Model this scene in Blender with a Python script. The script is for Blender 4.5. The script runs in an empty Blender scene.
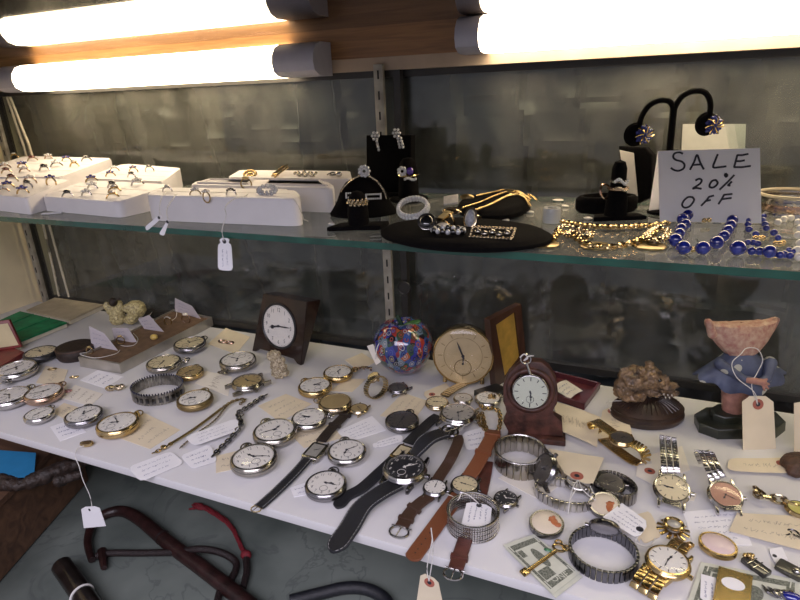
import bpy, bmesh, math, random
from mathutils import Vector as V, Matrix as M, noise
S = bpy.context.scene
C = S.collection
PI = math.pi
# ------------------------------------------------------------------ camera, world, light, exposure
CH = 0.36                                   # camera height above the white deck (m)
FPX = 570.0
pit, yaw, rol = math.radians(20.1), math.radians(23.6), math.radians(-2.3)
cF = V((-math.sin(yaw)*math.cos(pit), math.cos(yaw)*math.cos(pit), -math.sin(pit)))
r0 = V((math.cos(yaw), math.sin(yaw), 0)); u0 = r0.cross(cF)
cR = r0*math.cos(rol)+u0*math.sin(rol); cU = -r0*math.sin(rol)+u0*math.cos(rol)
O = V((0, 0, CH))
cam = bpy.data.cameras.new('camera'); co = bpy.data.objects.new('camera', cam); C.objects.link(co)
cam.sensor_width = 36; cam.lens = FPX/800*36; cam.clip_start = 0.01; cam.clip_end = 20
mw = M.Identity(4)
for i in range(3):
    mw[i][0] = cR[i]; mw[i][1] = cU[i]; mw[i][2] = -cF[i]; mw[i][3] = O[i]
co.matrix_world = mw
S.camera = co
wd = bpy.data.worlds.new('shop_daylight'); S.world = wd; wd.use_nodes = True
bg = wd.node_tree.nodes['Background']
bg.inputs[0].default_value = (0.78, 0.75, 0.86, 1); bg.inputs[1].default_value = 0.48
S.view_settings.view_transform = 'Standard'; S.view_settings.look = 'None'
S.view_settings.exposure = 0.0; S.view_settings.gamma = 1; S.view_settings.use_curve_mapping = False
LAMP_E = 15.0
al = bpy.data.lights.new('shop_ceiling_light', 'AREA'); al.shape = 'RECTANGLE'; al.size = 1.6; al.size_y = 0.7; al.energy = 25; al.color = (0.92, 0.86, 1.0)
ao = bpy.data.objects.new('shop_ceiling_light', al); C.objects.link(ao); ao.location = (0.1, -0.75, 1.05)
ao.rotation_euler = (V((-0.35, 0.5, 0.0))-V((0.1, -0.75, 1.05))).to_track_quat('-Z', 'Y').to_euler()

# ------------------------------------------------------------------ geometry helpers
def ray(px, py): return cF*FPX + cR*(px-400) + cU*(300-py)
def at(px, py, z=0.0):
    d = ray(px, py); return O + d*((z-CH)/d.z)
def aty(px, py, y):
    d = ray(px, py); return O + d*(y/d.y)
def atp(px, py, P, N):
    d = ray(px, py); return O + d*((P-O).dot(N)/d.dot(N))
def T(v): return M.Translation(v)
def RZ(a): return M.Rotation(a, 4, 'Z')
def RX(a): return M.Rotation(a, 4, 'X')
def RY(a): return M.Rotation(a, 4, 'Y')
def SC(x, y, z): return M.Diagonal((x, y, z, 1))
def BM(): return bmesh.new()
def box(b, c, s, m=None, bev=0.0):
    mt = T(V(c)) @ SC(*s)
    if m is not None: mt = m @ mt
    r = bmesh.ops.create_cube(b, size=1, matrix=mt)
    if bev > 0:
        es = list({e for v in r['verts'] for e in v.link_edges})
        bmesh.ops.bevel(b, geom=es, offset=bev, segments=2, affect='EDGES', profile=0.6)
def cyl(b, p0, p1, r0_, r1_=None, n=16):
    p0, p1 = V(p0), V(p1); d = p1-p0
    q = d.to_track_quat('Z', 'Y').to_matrix().to_4x4()
    bmesh.ops.create_cone(b, cap_ends=True, segments=n, radius1=r0_, radius2=r0_ if r1_ is None else r1_, depth=d.length, matrix=T((p0+p1)/2) @ q)
def ell(b, c, s, m=None, n=14):
    mt = T(V(c)) @ SC(*s)
    if m is not None: mt = m @ mt
    bmesh.ops.create_uvsphere(b, u_segments=n, v_segments=max(6, n*2//3), radius=1, matrix=mt)
def lathe(b, prof, m=None, n=32, closed=False):
    m = m or M.Identity(4); rings = []
    for (r, z) in prof:
        if r < 1e-7: rings.append([b.verts.new(m @ V((0, 0, z)))])
        else: rings.append([b.verts.new(m @ V((r*math.cos(2*PI*k/n), r*math.sin(2*PI*k/n), z))) for k in range(n)])
    pr = list(zip(rings, rings[1:]))
    if closed: pr.append((rings[-1], rings[0]))
    for A, B in pr:
        for k in range(n):
            k2 = (k+1) % n
            f = [A[k % len(A)], A[k2 % len(A)], B[k2 % len(B)], B[k % len(B)]]
            u = []
            for v in f:
                if v not in u: u.append(v)
            if len(u) > 2:
                try: b.faces.new(u)
                except ValueError: pass
def torus(b, c, R, r, m=None, n=24, k=8, sx=1, sy=1):
    m = m or M.Identity(4); g = []
    for i in range(n):
        a = 2*PI*i/n
        g.append([b.verts.new(m @ (V(c)+V(((R+r*math.cos(2*PI*j/k))*math.cos(a)*sx, (R+r*math.cos(2*PI*j/k))*math.sin(a)*sy, r*math.sin(2*PI*j/k))))) for j in range(k)])
    for i in range(n):
        for j in range(k): b.faces.new([g[i][j], g[(i+1) % n][j], g[(i+1) % n][(j+1) % k], g[i][(j+1) % k]])
def smooth_path(pts, sub=6, closed=False):
    pts = [V(p) for p in pts]; n = len(pts); out = []
    if n < 3 and not closed:
        return [pts[0].lerp(pts[1], i/sub) for i in range(sub+1)]
    rng = range(n) if closed else range(n-1)
    for i in rng:
        if closed: a, b_, c, d = pts[i-1], pts[i], pts[(i+1) % n], pts[(i+2) % n]
        else: a, b_, c, d = pts[max(i-1, 0)], pts[i], pts[i+1], pts[min(i+2, n-1)]
        for s in range(sub):
            t = s/sub
            out.append(0.5*((2*b_)+(c-a)*t+(2*a-5*b_+4*c-d)*t*t+(3*b_-a-3*c+d)*t**3))
    if not closed: out.append(pts[-1])
    return out
def tube(b, pts, r, n=6, sub=6, closed=False, taper=None):
    P = smooth_path(pts, sub, closed) if sub else [V(p) for p in pts]
    rings = []; N = len(P); up = V((0, 0, 1))
    for i, p in enumerate(P):
        t = (P[(i+1) % N]-P[i-1]) if closed else (P[min(i+1, N-1)]-P[max(i-1, 0)])
        if t.length < 1e-9: t = V((1, 0, 0))
        t.normalize()
        u = up.cross(t)
        if u.length < 0.05: u = V((1, 0, 0)).cross(t)
        u.normalize(); w = t.cross(u)
        rr = r*(taper(i/(N-1)) if taper else 1)
        rings.append([b.verts.new(p+(u*math.cos(2*PI*k/n)+w*math.sin(2*PI*k/n))*rr) for k in range(n)])
    for i in range(N if closed else N-1):
        A, B = rings[i], rings[(i+1) % N]
        for k in range(n): b.faces.new([A[k], A[(k+1) % n], B[(k+1) % n], B[k]])
    if not closed:
        b.faces.new(rings[0][::-1]); b.faces.new(rings[-1])
def prism(b, outline, z0, z1, m=None, bev=0.0):
    m = m or M.Identity(4)
    lo = [b.verts.new(m @ V((x, y, z0))) for x, y in outline]; hi = [b.verts.new(m @ V((x, y, z1))) for x, y in outline]
    n = len(outline)
    b.faces.new(lo[::-1]); top = b.faces.new(hi)
    for i in range(n): b.faces.new([lo[i], lo[(i+1) % n], hi[(i+1) % n], hi[i]])
    if bev: bmesh.ops.bevel(b, geom=list(top.edges), offset=bev, segments=3, affect='EDGES', profile=0.5)
def ribbon(b, pts, w, t, lat=None, sub=6, wf=None):
    """a strap: width along lat, thickness across"""
    P = smooth_path(pts, sub); N = len(P); R = []
    for i, p in enumerate(P):
        tg = (P[min(i+1, N-1)]-P[max(i-1, 0)]).normalized()
        l = V(lat).normalized() if lat is not None else tg.cross(V((0, 0, 1))).normalized()
        l = (l - tg*l.dot(tg)).normalized(); nn = l.cross(tg).normalized()
        ww = w*(wf(i/(N-1)) if wf else 1)/2
        e = min(t*0.35, ww*0.5)
        R.append([b.verts.new(p+l*x+nn*y) for x, y in ((-ww, -t/2+e), (-ww, t/2-e), (-ww+e, t/2), (ww-e, t/2), (ww, t/2-e), (ww, -t/2+e), (ww-e, -t/2), (-ww+e, -t/2))])
    for A, B in zip(R, R[1:]):
        for k in range(8): b.faces.new([A[k], A[(k+1) % 8], B[(k+1) % 8], B[k]])
    b.faces.new(R[0][::-1]); b.faces.new(R[-1])
def plen(P): return sum((P[i+1]-P[i]).length for i in range(len(P)-1))
def resample(P, n):
    L = plen(P); out = []; acc = 0; i = 0; seg = (P[1]-P[0]).length
    for k in range(n):
        d = L*(k+0.5)/n
        while i < len(P)-2 and acc+seg < d: acc += seg; i += 1; seg = (P[i+1]-P[i]).length
        t = (d-acc)/max(seg, 1e-9); out.append((P[i].lerp(P[i+1], t), (P[i+1]-P[i]).normalized()))
    return out, L/n
def links(b, pts, w, t, step, lat=None, closed=False, fill=0.9, split=0, wf=None):
    P = smooth_path(pts, 8, closed)
    if closed: P.append(P[0])
    n = max(4, int(plen(P)/step)); R, st = resample(P, n)
    for j, (p, tg) in enumerate(R):
        l = V(lat).normalized() if lat is not None else tg.cross(V((0, 0, 1))).normalized()
        l = (l-tg*l.dot(tg)).normalized(); nn = l.cross(tg)
        m = M.Identity(4)
        for i in range(3): m[i][0] = l[i]; m[i][1] = tg[i]; m[i][2] = nn[i]; m[i][3] = p[i]
        ww = w*(wf(j/n) if wf else 1)
        if split:
            for q in range(split):
                box(b, ((q+0.5)/split*ww-ww/2, 0, 0), (ww/split*0.88, st*fill, t*(1.0 if q % 2 else 0.8)), m, t*0.18)
        else: box(b, (0, 0, 0), (ww, st*fill, t), m, min(t, st)*0.22)
def chain(b, pts, r, wire, sub=6, closed=False):
    P = smooth_path(pts, sub, closed)
    if closed: P.append(P[0])
    n = max(3, int(plen(P)/(r*1.5))); R, st = resample(P, n)
    for i, (p, tg) in enumerate(R):
        q = tg.to_track_quat('X', 'Z').to_matrix().to_4x4()
        torus(b, (0, 0, 0), r, wire, T(p) @ q @ RX(0.5 if i % 2 else -0.6), 10, 5, 1.25, 0.8)
def blob(parts, vox, name='b', nz=0.0, ns=200.0, smooth=2):
    """union of ellipsoids / tapered capsules fused into one skin; returns a bmesh"""
    b = BM()
    for p in parts:
        if len(p) == 2: ell(b, p[0], p[1] if hasattr(p[1], '__len__') else (p[1],)*3, None, 20)
        elif len(p) == 3: ell(b, p[0], p[1], None if p[2] is None else T(V(p[0])) @ p[2] @ T(-V(p[0])), 20)
        else:
            a, c, ra, rc = V(p[0]), V(p[1]), p[2], p[3]; k = max(3, int((c-a).length/(min(ra, rc)*0.5)))
            for i in range(k+1): ell(b, a.lerp(c, i/k), (ra+(rc-ra)*i/k,)*3, None, 12)
    me = bpy.data.meshes.new(name); b.to_mesh(me); b.free()
    o = bpy.data.objects.new(name, me); C.objects.link(o)
    md = o.modifiers.new('r', 'REMESH'); md.mode = 'VOXEL'; md.voxel_size = vox
    if smooth: ms = o.modifiers.new('s', 'SMOOTH'); ms.iterations = smooth; ms.factor = 0.5
    dg = bpy.context.evaluated_depsgraph_get(); dg.update()
    me2 = bpy.data.meshes.new_from_object(o.evaluated_get(dg))
    bpy.data.objects.remove(o); bpy.data.meshes.remove(me)
    b = BM(); b.from_mesh(me2); bpy.data.meshes.remove(me2)
    if nz:
        b.normal_update()
        for v in b.verts: v.co += v.normal*nz*noise.fractal(v.co*ns, 0.6, 2.0, 3)
    return b
def textbm(s, size):
    cu = bpy.data.curves.new('t', 'FONT'); cu.body = s; cu.size = size; cu.align_x = 'CENTER'; cu.align_y = 'CENTER'; cu.extrude = 0; cu.resolution_u = 2
    o = bpy.data.objects.new('t', cu); C.objects.link(o)
    dg = bpy.context.evaluated_depsgraph_get(); dg.update()
    me = bpy.data.meshes.new_from_object(o.evaluated_get(dg)); bpy.data.objects.remove(o)
    return me

# ------------------------------------------------------------------ object helpers
def mesh(name, b, mt, flat=False):
    bmesh.ops.recalc_face_normals(b, faces=b.faces)
    me = bpy.data.meshes.new(name); b.to_mesh(me); b.free()
    for x in (mt if isinstance(mt, (list, tuple)) else [mt]): me.materials.append(x)
    if not flat:
        for p in me.polygons: p.use_smooth = True
        try: me.set_sharp_from_angle(angle=math.radians(38))
        except Exception: pass
    return me
def tag(o, label, cat, group=None):
    o['label'] = label; o['category'] = cat
    if group: o['group'] = group
    return o
def thing(name, label, cat, m=None, group=None):
    o = bpy.data.objects.new(name, None); C.objects.link(o); o.empty_display_size = 0.01
    o.matrix_world = m if m is not None else M.Identity(4)
    MW[o.name] = (m.copy() if m is not None else M.Identity(4))
    return tag(o, label, cat, group)
def part(name, b, mt, par, world=True, label=None, flat=False):
    """a mesh part; world=True means the bmesh is in world coordinates"""
    if world and par is not None: b.transform(MW.get(par.name, M.Identity(4)).inverted())
    me = b if isinstance(b, bpy.types.Mesh) else mesh(name, b, mt, flat)
    o = bpy.data.objects.new(name, me); C.objects.link(o)
    if par is not None:
        o.parent = par; MW[o.name] = MW.get(par.name, M.Identity(4)).copy()
    if label: o['label'] = label
    return o
MW = {}
def single(name, b, mt, label, cat, group=None, origin=None, flat=False):
    """a one-mesh thing, its origin moved to its base"""
    vs = [v.co for v in b.verts]
    c = origin or V(((min(v.x for v in vs)+max(v.x for v in vs))/2, (min(v.y for v in vs)+max(v.y for v in vs))/2, min(v.z for v in vs)))
    c = V(c); b.transform(T(-c)); me = mesh(name, b, mt, flat)
    o = bpy.data.objects.new(name, me); C.objects.link(o); o.location = c
    o.matrix_world = T(c); MW[o.name] = T(c)
    return tag(o, label, cat, group)
def struct(name, b, mt, flat=False):
    o = bpy.data.objects.new(name, mesh(name, b, mt, flat)); C.objects.link(o); o['kind'] = 'structure'; return o
def dup(root, m, label=None, group=None):
    r = root.copy(); C.objects.link(r); r.matrix_world = m
    if label: r['label'] = label
    if group: r['group'] = group
    for ch in list(root.children):
        c = ch.copy(); C.objects.link(c); c.parent = r
        for g in ch.children:
            d = g.copy(); C.objects.link(d); d.parent = c
    return r

# ------------------------------------------------------------------ materials
def mat(name, col, rough=0.5, metal=0.0, var=0.12, scale=60.0, bump=0.0, bscale=None, col2=None, coat=0.0, spec=0.5, sheen=0.0):
    m = bpy.data.materials.new(name); m.use_nodes = True; nt = m.node_tree; p = nt.nodes['Principled BSDF']
    tc = nt.nodes.new('ShaderNodeTexCoord'); nz = nt.nodes.new('ShaderNodeTexNoise'); nz.inputs['Scale'].default_value = scale; nz.inputs['Detail'].default_value = 4
    nt.links.new(tc.outputs['Object'], nz.inputs['Vector'])
    cr = nt.nodes.new('ShaderNodeValToRGB'); c2 = col2 or tuple(max(0, x*(1-var*2.2)) for x in col)
    cr.color_ramp.elements[0].position = 0.32; cr.color_ramp.elements[1].position = 0.68
    cr.color_ramp.elements[0].color = (*c2, 1); cr.color_ramp.elements[1].color = (*col, 1)
    nt.links.new(nz.outputs['Fac'], cr.inputs[0]); nt.links.new(cr.outputs[0], p.inputs['Base Color'])
    p.inputs['Roughness'].default_value = rough; p.inputs['Metallic'].default_value = metal
    p.inputs['Specular IOR Level'].default_value = spec
    if coat: p.inputs['Coat Weight'].default_value = coat
    if sheen: p.inputs['Sheen Weight'].default_value = sheen
    if bump:
        bn = nt.nodes.new('ShaderNodeTexNoise'); bn.inputs['Scale'].default_value = bscale or scale*3; bn.inputs['Detail'].default_value = 3
        nt.links.new(tc.outputs['Object'], bn.inputs['Vector'])
        bp = nt.nodes.new('ShaderNodeBump'); bp.inputs['Strength'].default_value = bump; bp.inputs['Distance'].default_value = 0.0015
        nt.links.new(bn.outputs['Fac'], bp.inputs['Height']); nt.links.new(bp.outputs['Normal'], p.inputs['Normal'])
    return m
def emit(name, col, e):
    m = bpy.data.materials.new(name); m.use_nodes = True; nt = m.node_tree; nt.nodes.clear()
    em = nt.nodes.new('ShaderNodeEmission'); em.inputs[0].default_value = (*col, 1); em.inputs[1].default_value = e
    o = nt.nodes.new('ShaderNodeOutputMaterial'); nt.links.new(em.outputs[0], o.inputs[0]); return m
def glass(name, tint=(1, 1, 1), ior=1.5, rough=0.0, smudge=0.0):
    m = bpy.data.materials.new(name); m.use_nodes = True; nt = m.node_tree; nt.nodes.clear()
    tr = nt.nodes.new('ShaderNodeBsdfTransparent'); tr.inputs[0].default_value = (*tint, 1)
    gl = nt.nodes.new('ShaderNodeBsdfGlossy'); gl.inputs['Roughness'].default_value = rough
    fr = nt.nodes.new('ShaderNodeFresnel'); ge = nt.nodes.new('ShaderNodeNewGeometry'); im = nt.nodes.new('ShaderNodeMapRange')
    im.inputs['To Min'].default_value = ior; im.inputs['To Max'].default_value = 1/ior      # a thin sheet reflects alike from both sides
    nt.links.new(ge.outputs['Backfacing'], im.inputs['Value']); nt.links.new(im.outputs[0], fr.inputs[0])
    mx = nt.nodes.new('ShaderNodeMixShader'); o = nt.nodes.new('ShaderNodeOutputMaterial')
    nt.links.new(fr.outputs[0], mx.inputs[0]); nt.links.new(tr.outputs[0], mx.inputs[1]); nt.links.new(gl.outputs[0], mx.inputs[2])
    last = mx
    if smudge:                                   # dusty film of its own shape on the pane
        df = nt.nodes.new('ShaderNodeBsdfDiffuse'); df.inputs[0].default_value = (.7, .68, .62, 1)
        tc = nt.nodes.new('ShaderNodeTexCoord'); mp = nt.nodes.new('ShaderNodeMapping'); mp.inputs['Scale'].default_value = (5, 5, 2)
        n1 = nt.nodes.new('ShaderNodeTexNoise'); n1.inputs['Scale'].default_value = 2.2; n1.inputs['Detail'].default_value = 5; n1.inputs['Distortion'].default_value = 1.6
        cr = nt.nodes.new('ShaderNodeValToRGB'); cr.color_ramp.elements[0].position = 0.42; cr.color_ramp.elements[1].position = 0.8
        cr.color_ramp.elements[0].color = (smudge*.25,)*3+(1,); cr.color_ramp.elements[1].color = (smudge,)*3+(1,)
        m2 = nt.nodes.new('ShaderNodeMixShader')
        nt.links.new(tc.outputs['Object'], mp.inputs[0]); nt.links.new(mp.outputs[0], n1.inputs['Vector']); nt.links.new(n1.outputs['Fac'], cr.inputs[0])
        nt.links.new(cr.outputs[0], m2.inputs[0]); nt.links.new(mx.outputs[0], m2.inputs[1]); nt.links.new(df.outputs[0], m2.inputs[2]); last = m2
    nt.links.new(last.outputs[0], o.inputs[0]); return m
def wood(name, c1, c2, rough=0.45, scale=(2, 30, 30), coat=0.0):
    m = mat(name, c1, rough, coat=coat); nt = m.node_tree
    nz = [n for n in nt.nodes if n.type == 'TEX_NOISE'][0]; tc = [n for n in nt.nodes if n.type == 'TEX_COORD'][0]
    mp = nt.nodes.new('ShaderNodeMapping'); mp.inputs['Scale'].default_value = scale
    nt.links.new(tc.outputs['Object'], mp.inputs[0]); nt.links.new(mp.outputs[0], nz.inputs['Vector']); nz.inputs['Scale'].default_value = 3; nz.inputs['Distortion'].default_value = 1.2
    cr = [n for n in nt.nodes if n.type == 'VALTORGB'][0]; cr.color_ramp.elements[0].color = (*c2, 1); cr.color_ramp.elements[1].color = (*c1, 1)
    return m
W_ = {}
W_['silver'] = mat('silver', (.60, .58, .56), .17, 1, .1, 40)
W_['steel'] = mat('steel', (.34, .33, .34), .2, 1, .15, 40)
W_['nickel'] = mat('nickel', (.46, .43, .38), .2, 1, .12, 40)
W_['gold'] = mat('gold', (.66, .49, .24), .2, 1, .12, 40)
W_['palegold'] = mat('pale_gold', (.60, .50, .34), .2, 1, .12, 40)
W_['rosegold'] = mat('rose_gold', (.60, .42, .31), .22, 1, .12, 40)
W_['brass'] = mat('brass', (.36, .27, .13), .34, 1, .2, 90, .15)
W_['gunmetal'] = mat('gunmetal', (.19, .19, .21), .2, 1, .2, 90, .1)
W_['blackcase'] = mat('black_case', (.02, .02, .022), .3, 0, .1)
W_['white'] = mat('white_enamel', (.80, .77, .73), .35, 0, .03)
W_['silverdial'] = mat('silvered_dial', (.52, .50, .46), .3, .3, .1, 40)
W_['creamdial'] = mat('cream_dial', (.72, .62, .40), .35, 0, .08, 60)
W_['golddial'] = mat('gold_dial', (.62, .47, .24), .35, .45, .08, 60)
W_['blackdial'] = mat('black_dial', (.03, .03, .035), .3, 0, .1)
W_['graydial'] = mat('grey_dial', (.17, .155, .14), .32, .4, .3, 50)
W_['copperdial'] = mat('copper_dial', (.36, .2, .17), .3, .45, .15, 60)
W_['palegreendial'] = mat('pale_green_dial', (.62, .66, .55), .35, 0, .08, 60)
W_['ink'] = mat('black_ink', (.02, .02, .03), .5, 0, .05)
W_['penink'] = mat('pen_ink', (.20, .20, .34), .6, 0, .1)
W_['pencil'] = mat('pencil_line', (.36, .30, .24), .7, 0, .1)
W_['marker'] = mat('black_marker', (.045, .045, .06), .6, 0, .2, 500)
W_['card'] = mat('manila_card', (.74, .64, .47), .75, 0, .05, 30)
W_['card2'] = mat('ivory_card', (.80, .75, .66), .75, 0, .04, 30)
W_['paper'] = mat('white_paper', (.86, .85, .88), .7, 0, .03, 30)
W_['redring'] = mat('red_fibre_ring', (.42, .13, .09), .7, 0, .1)
W_['string'] = mat('cotton_string', (.75, .73, .7), .8, 0, .1, 900)
W_['blackleather'] = mat('black_leather', (.016, .017, .024), .45, 0, .25, 200, .5, 900)
W_['brownleather'] = mat('brown_leather', (.09, .04, .022), .5, 0, .3, 150, .5, 900)
W_['darkbrownleather'] = mat('dark_brown_leather', (.035, .02, .014), .5, 0, .3, 150, .6, 700)
W_['tanleather'] = mat('tan_leather', (.27, .085, .033), .4, 0, .25, 120, .4, 900)
W_['redbrownleather'] = mat('red_brown_leather', (.12, .035, .025), .45, 0, .25, 120, .4, 900)
W_['stitch'] = mat('pale_stitching', (.5, .5, .5), .7)
W_['velvet'] = mat('black_velvet', (.005, .0045, .005), .95, 0, .2, 400, .4, 2500, spec=.08)
W_['diamond'] = mat('clear_stones', (.85, .86, .9), .06, .25, .25, 1500, spec=1.0, coat=1)
W_['sapphire'] = mat('blue_stone', (.02, .03, .32), .08, 0, .3, 800, coat=1)
W_['amethyst'] = mat('violet_stone', (.08, .02, .35), .06, 0, .2, 800, coat=1)
W_['garnet'] = mat('dark_red_stone', (.10, .01, .012), .06, 0, .2, 800, coat=1)
W_['onyx'] = mat('black_stone', (.006, .006, .007), .06, 0, .1, coat=1)
W_['topaz'] = mat('yellow_stone', (.66, .50, .22), .1, 0, .1, coat=1)
W_['pearl'] = mat('pearl', (.8, .76, .68), .2, 0, .05, coat=.6)
W_['emerald'] = mat('green_stone', (.05, .22, .10), .08, 0, .2, coat=1)
W_['pinkstone'] = mat('pink_stone', (.55, .22, .2), .1, 0, .2, coat=1)
W_['crystal'] = glass('watch_crystal', (1, 1, 1), 1.45)
# ------------------------------------------------------------------ the setting
YB = 0.687; ZC = 0.435; ZG = 0.238; YG = 0.433; XL = -1.077; XR = 0.62; YD = 0.345; ZF = -0.17
m_deck = mat('white_laminate', (.66, .65, .66), .38, 0, .02, 12)
m_wallL = mat('cream_painted_wall', (.86, .74, .48), .6, 0, .10, 9)
m_wood = wood('varnished_oak', (.30, .15, .055), (.17, .08, .028), .4, (3, 20, 60), .1)
m_trim = mat('beige_trim', (.44, .34, .25), .5, 0, .1, 20)
m_ceil = mat('dark_glass_top', (.035, .025, .025), .03, 0, .3, 14, spec=.9)
m_std = mat('worn_metal_strip', (.50, .47, .40), .45, .5, .25, 40)
m_slot = mat('dark_slot', (.01, .01, .01), .8)
# marble floor with veins
m_marb = mat('grey_marble', (.19, .215, .195), .25, 0, .12, 9, col2=(.10, .118, .108))
nt = m_marb.node_tree; cr0 = [n for n in nt.nodes if n.type == 'VALTORGB'][0]; pb = nt.nodes['Principled BSDF']
tc = [n for n in nt.nodes if n.type == 'TEX_COORD'][0]
vn = nt.nodes.new('ShaderNodeTexNoise'); vn.inputs['Scale'].default_value = 7; vn.inputs['Detail'].default_value = 6; vn.inputs['Distortion'].default_value = 1.5
nt.links.new(tc.outputs['Object'], vn.inputs['Vector'])
vr = nt.nodes.new('ShaderNodeValToRGB'); e = vr.color_ramp.elements
e[0].position = .485; e[0].color = (0, 0, 0, 1); e[1].position = .5; e[1].color = (1, 1, 1, 1); q = e.new(.515); q.color = (0, 0, 0, 1)
nt.links.new(vn.outputs['Fac'], vr.inputs[0])
mxn = nt.nodes.new('ShaderNodeMixRGB'); mxn.inputs[2].default_value = (.09, .10, .10, 1)
mu = nt.nodes.new('ShaderNodeMath'); mu.operation = 'MULTIPLY'; mu.inputs[1].default_value = .55
nt.links.new(vr.outputs[0], mu.inputs[0]); nt.links.new(mu.outputs[0], mxn.inputs[0]); nt.links.new(cr0.outputs[0], mxn.inputs[1]); nt.links.new(mxn.outputs[0], pb.inputs['Base Color'])

b = BM(); box(b, ((XL+XR)/2, .35, ZF-.01), (XR-XL+.04, .80, .02)); struct('floor', b, m_marb)
b = BM(); box(b, (XL-.01, .42, (ZC+ZF)/2), (.02, .66, ZC-ZF)); struct('wall_left', b, m_wallL)
b = BM(); box(b, (XR+.01, .42, (ZC+ZF)/2), (.02, .66, ZC-ZF)); struct('wall_right', b, m_wallL)
m_back = mat('dark_back_panel', (.03, .03, .03), .8)
b = BM(); box(b, ((XL+XR)/2, YB+.065, (ZC+ZF)/2), (XR-XL+.04, .02, ZC-ZF)); struct('wall_back', b, m_back)
b = BM(); box(b, ((XL+XR)/2, .43, ZC+.005), (XR-XL+.04, .64, .01)); struct('ceiling', b, m_ceil)
# white deck
b = BM(); box(b, ((XL+XR)/2, (YD+YB)/2, -.005), (XR-XL, YB-YD, .010), None, .0012)
single('display_deck', b, m_deck, 'long white laminate display deck carrying the watches', 'shelf')
# header board above the back, trims, panes
b = BM(); box(b, ((XL+XR)/2, YB+.012, (ZC+.400)/2), (XR-XL, .024, ZC-.400)); struct('trim_1', b, m_wood)
b = BM(); box(b, ((XL+XR)/2, YB+.012, .3925), (XR-XL, .018, .015)); struct('trim_2', b, m_trim)
xm0 = aty(385, 200, YB).x; xm1 = aty(405, 200, YB).x
def pane(nm, x0, x1, z0, z1, y, gm, fm):
    f = BM(); w = .009
    for (c, s) in (((x0+w/2, y, (z0+z1)/2), (w, .010, z1-z0)), ((x1-w/2, y, (z0+z1)/2), (w, .010, z1-z0)), (((x0+x1)/2, y, z0+w/2), (x1-x0-2*w, .010, w)), (((x0+x1)/2, y, z1-w/2), (x1-x0-2*w, .010, w))):
        box(f, c, s)
    o = struct(nm, f, fm)
    g = BM(); box(g, ((x0+x1)/2, y, (z0+z1)/2), (x1-x0-2*w+.004, .004, z1-z0-2*w+.004)); part('window_glass', g, gm, o, False)
    return o
m_pane = glass('sliding_door_glass', (.93, .96, .94), 1.5, .03, .075)
m_frame_d = mat('dark_door_frame', (.035, .033, .03), .4, .3)
pane('window_1', XL+.02, xm1-.004, .002, .386, YB+.012, m_pane, m_frame_d)
pane('window_2', xm1-.020, XR-.01, .002, .386, YB+.026, m_pane, m_frame_d)
b = BM(); torus(b, (0, 0, 0), .009, .0015, T(aty(404, 288, YB+.003)) @ RX(PI/2)); cyl(b, aty(404, 288, YB+.003), aty(404, 288, YB+.003)+V((0, .004, 0)), .008)
single('finger_pull', b, m_frame_d, 'small round dark finger pull on the glass door by the metal strip', 'handle')
# crumpled dark cloth hung behind the glass
m_cloth = mat('charcoal_satin_cloth', (.095, .092, .078), .34, 0, .2, 7, .35, 60, col2=(.026, .028, .028), spec=.6)
nt = m_cloth.node_tree; cr0 = [n for n in nt.nodes if n.type == 'VALTORGB'][0]; tc = [n for n in nt.nodes if n.type == 'TEX_COORD'][0]
nq = nt.nodes.new('ShaderNodeTexNoise'); nq.inputs['Scale'].default_value = 2.6; nq.inputs['Detail'].default_value = 2; nt.links.new(tc.outputs['Object'], nq.inputs['Vector'])
rq = nt.nodes.new('ShaderNodeValToRGB'); rq.color_ramp.elements[0].position = .4; rq.color_ramp.elements[1].position = .6
rq.color_ramp.elements[0].color = (.55, .78, 1.05, 1); rq.color_ramp.elements[1].color = (1.15, .98, .86, 1)
nt.links.new(nq.outputs['Fac'], rq.inputs[0]); mq = nt.nodes.new('ShaderNodeMixRGB'); mq.blend_type = 'MULTIPLY'; mq.inputs[0].default_value = .9
nt.links.new(cr0.outputs[0], mq.inputs[1]); nt.links.new(rq.outputs[0], mq.inputs[2]); nt.links.new(mq.outputs[0], nt.nodes['Principled BSDF'].inputs['Base Color'])
b = BM(); nx, nzn = 260, 90; g = []
random.seed(4)
for i in range(nx+1):
    col = []
    for k in range(nzn+1):
        x = XL+.005+(XR-XL-.01)*i/nx; z = ZF+.01+(.388-ZF-.01)*k/nzn
        y = YB+.047 + .007*noise.noise(V((x*9, 0, z*1.2))) + .005*noise.noise(V((x*26, 3, z*3))); y -= .011*max(0, .08-abs(noise.noise(V((x*11+z*1.5, 21, z*.9)))))/.08
        w1 = noise.noise(V((x*14+z*9, 7, z*16-x*5))); y -= .006*max(0, .2-abs(w1))/.2*.6
        w2 = noise.noise(V((x*5, 11, z*34))); y -= .0035*max(0, .12-abs(w2))/.12
        for zc, a in ((.30, .0035), (.335, .002), (.17, .003), (.10, .003)):
            y -= a*math.exp(-((z-zc-.004*noise.noise(V((x*6, zc*50, 0))))/.0022)**2)
        col.append(b.verts.new((x, y, z)))
    g.append(col)
for i in range(nx):
    for k in range(nzn): b.faces.new([g[i][k], g[i+1][k], g[i+1][k+1], g[i][k+1]])
bmesh.ops.solidify(b, geom=b.faces[:], thickness=.0012)
single('backdrop_cloth', b, m_cloth, 'crumpled dark grey cloth hanging behind the glass back doors', 'curtain')
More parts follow.
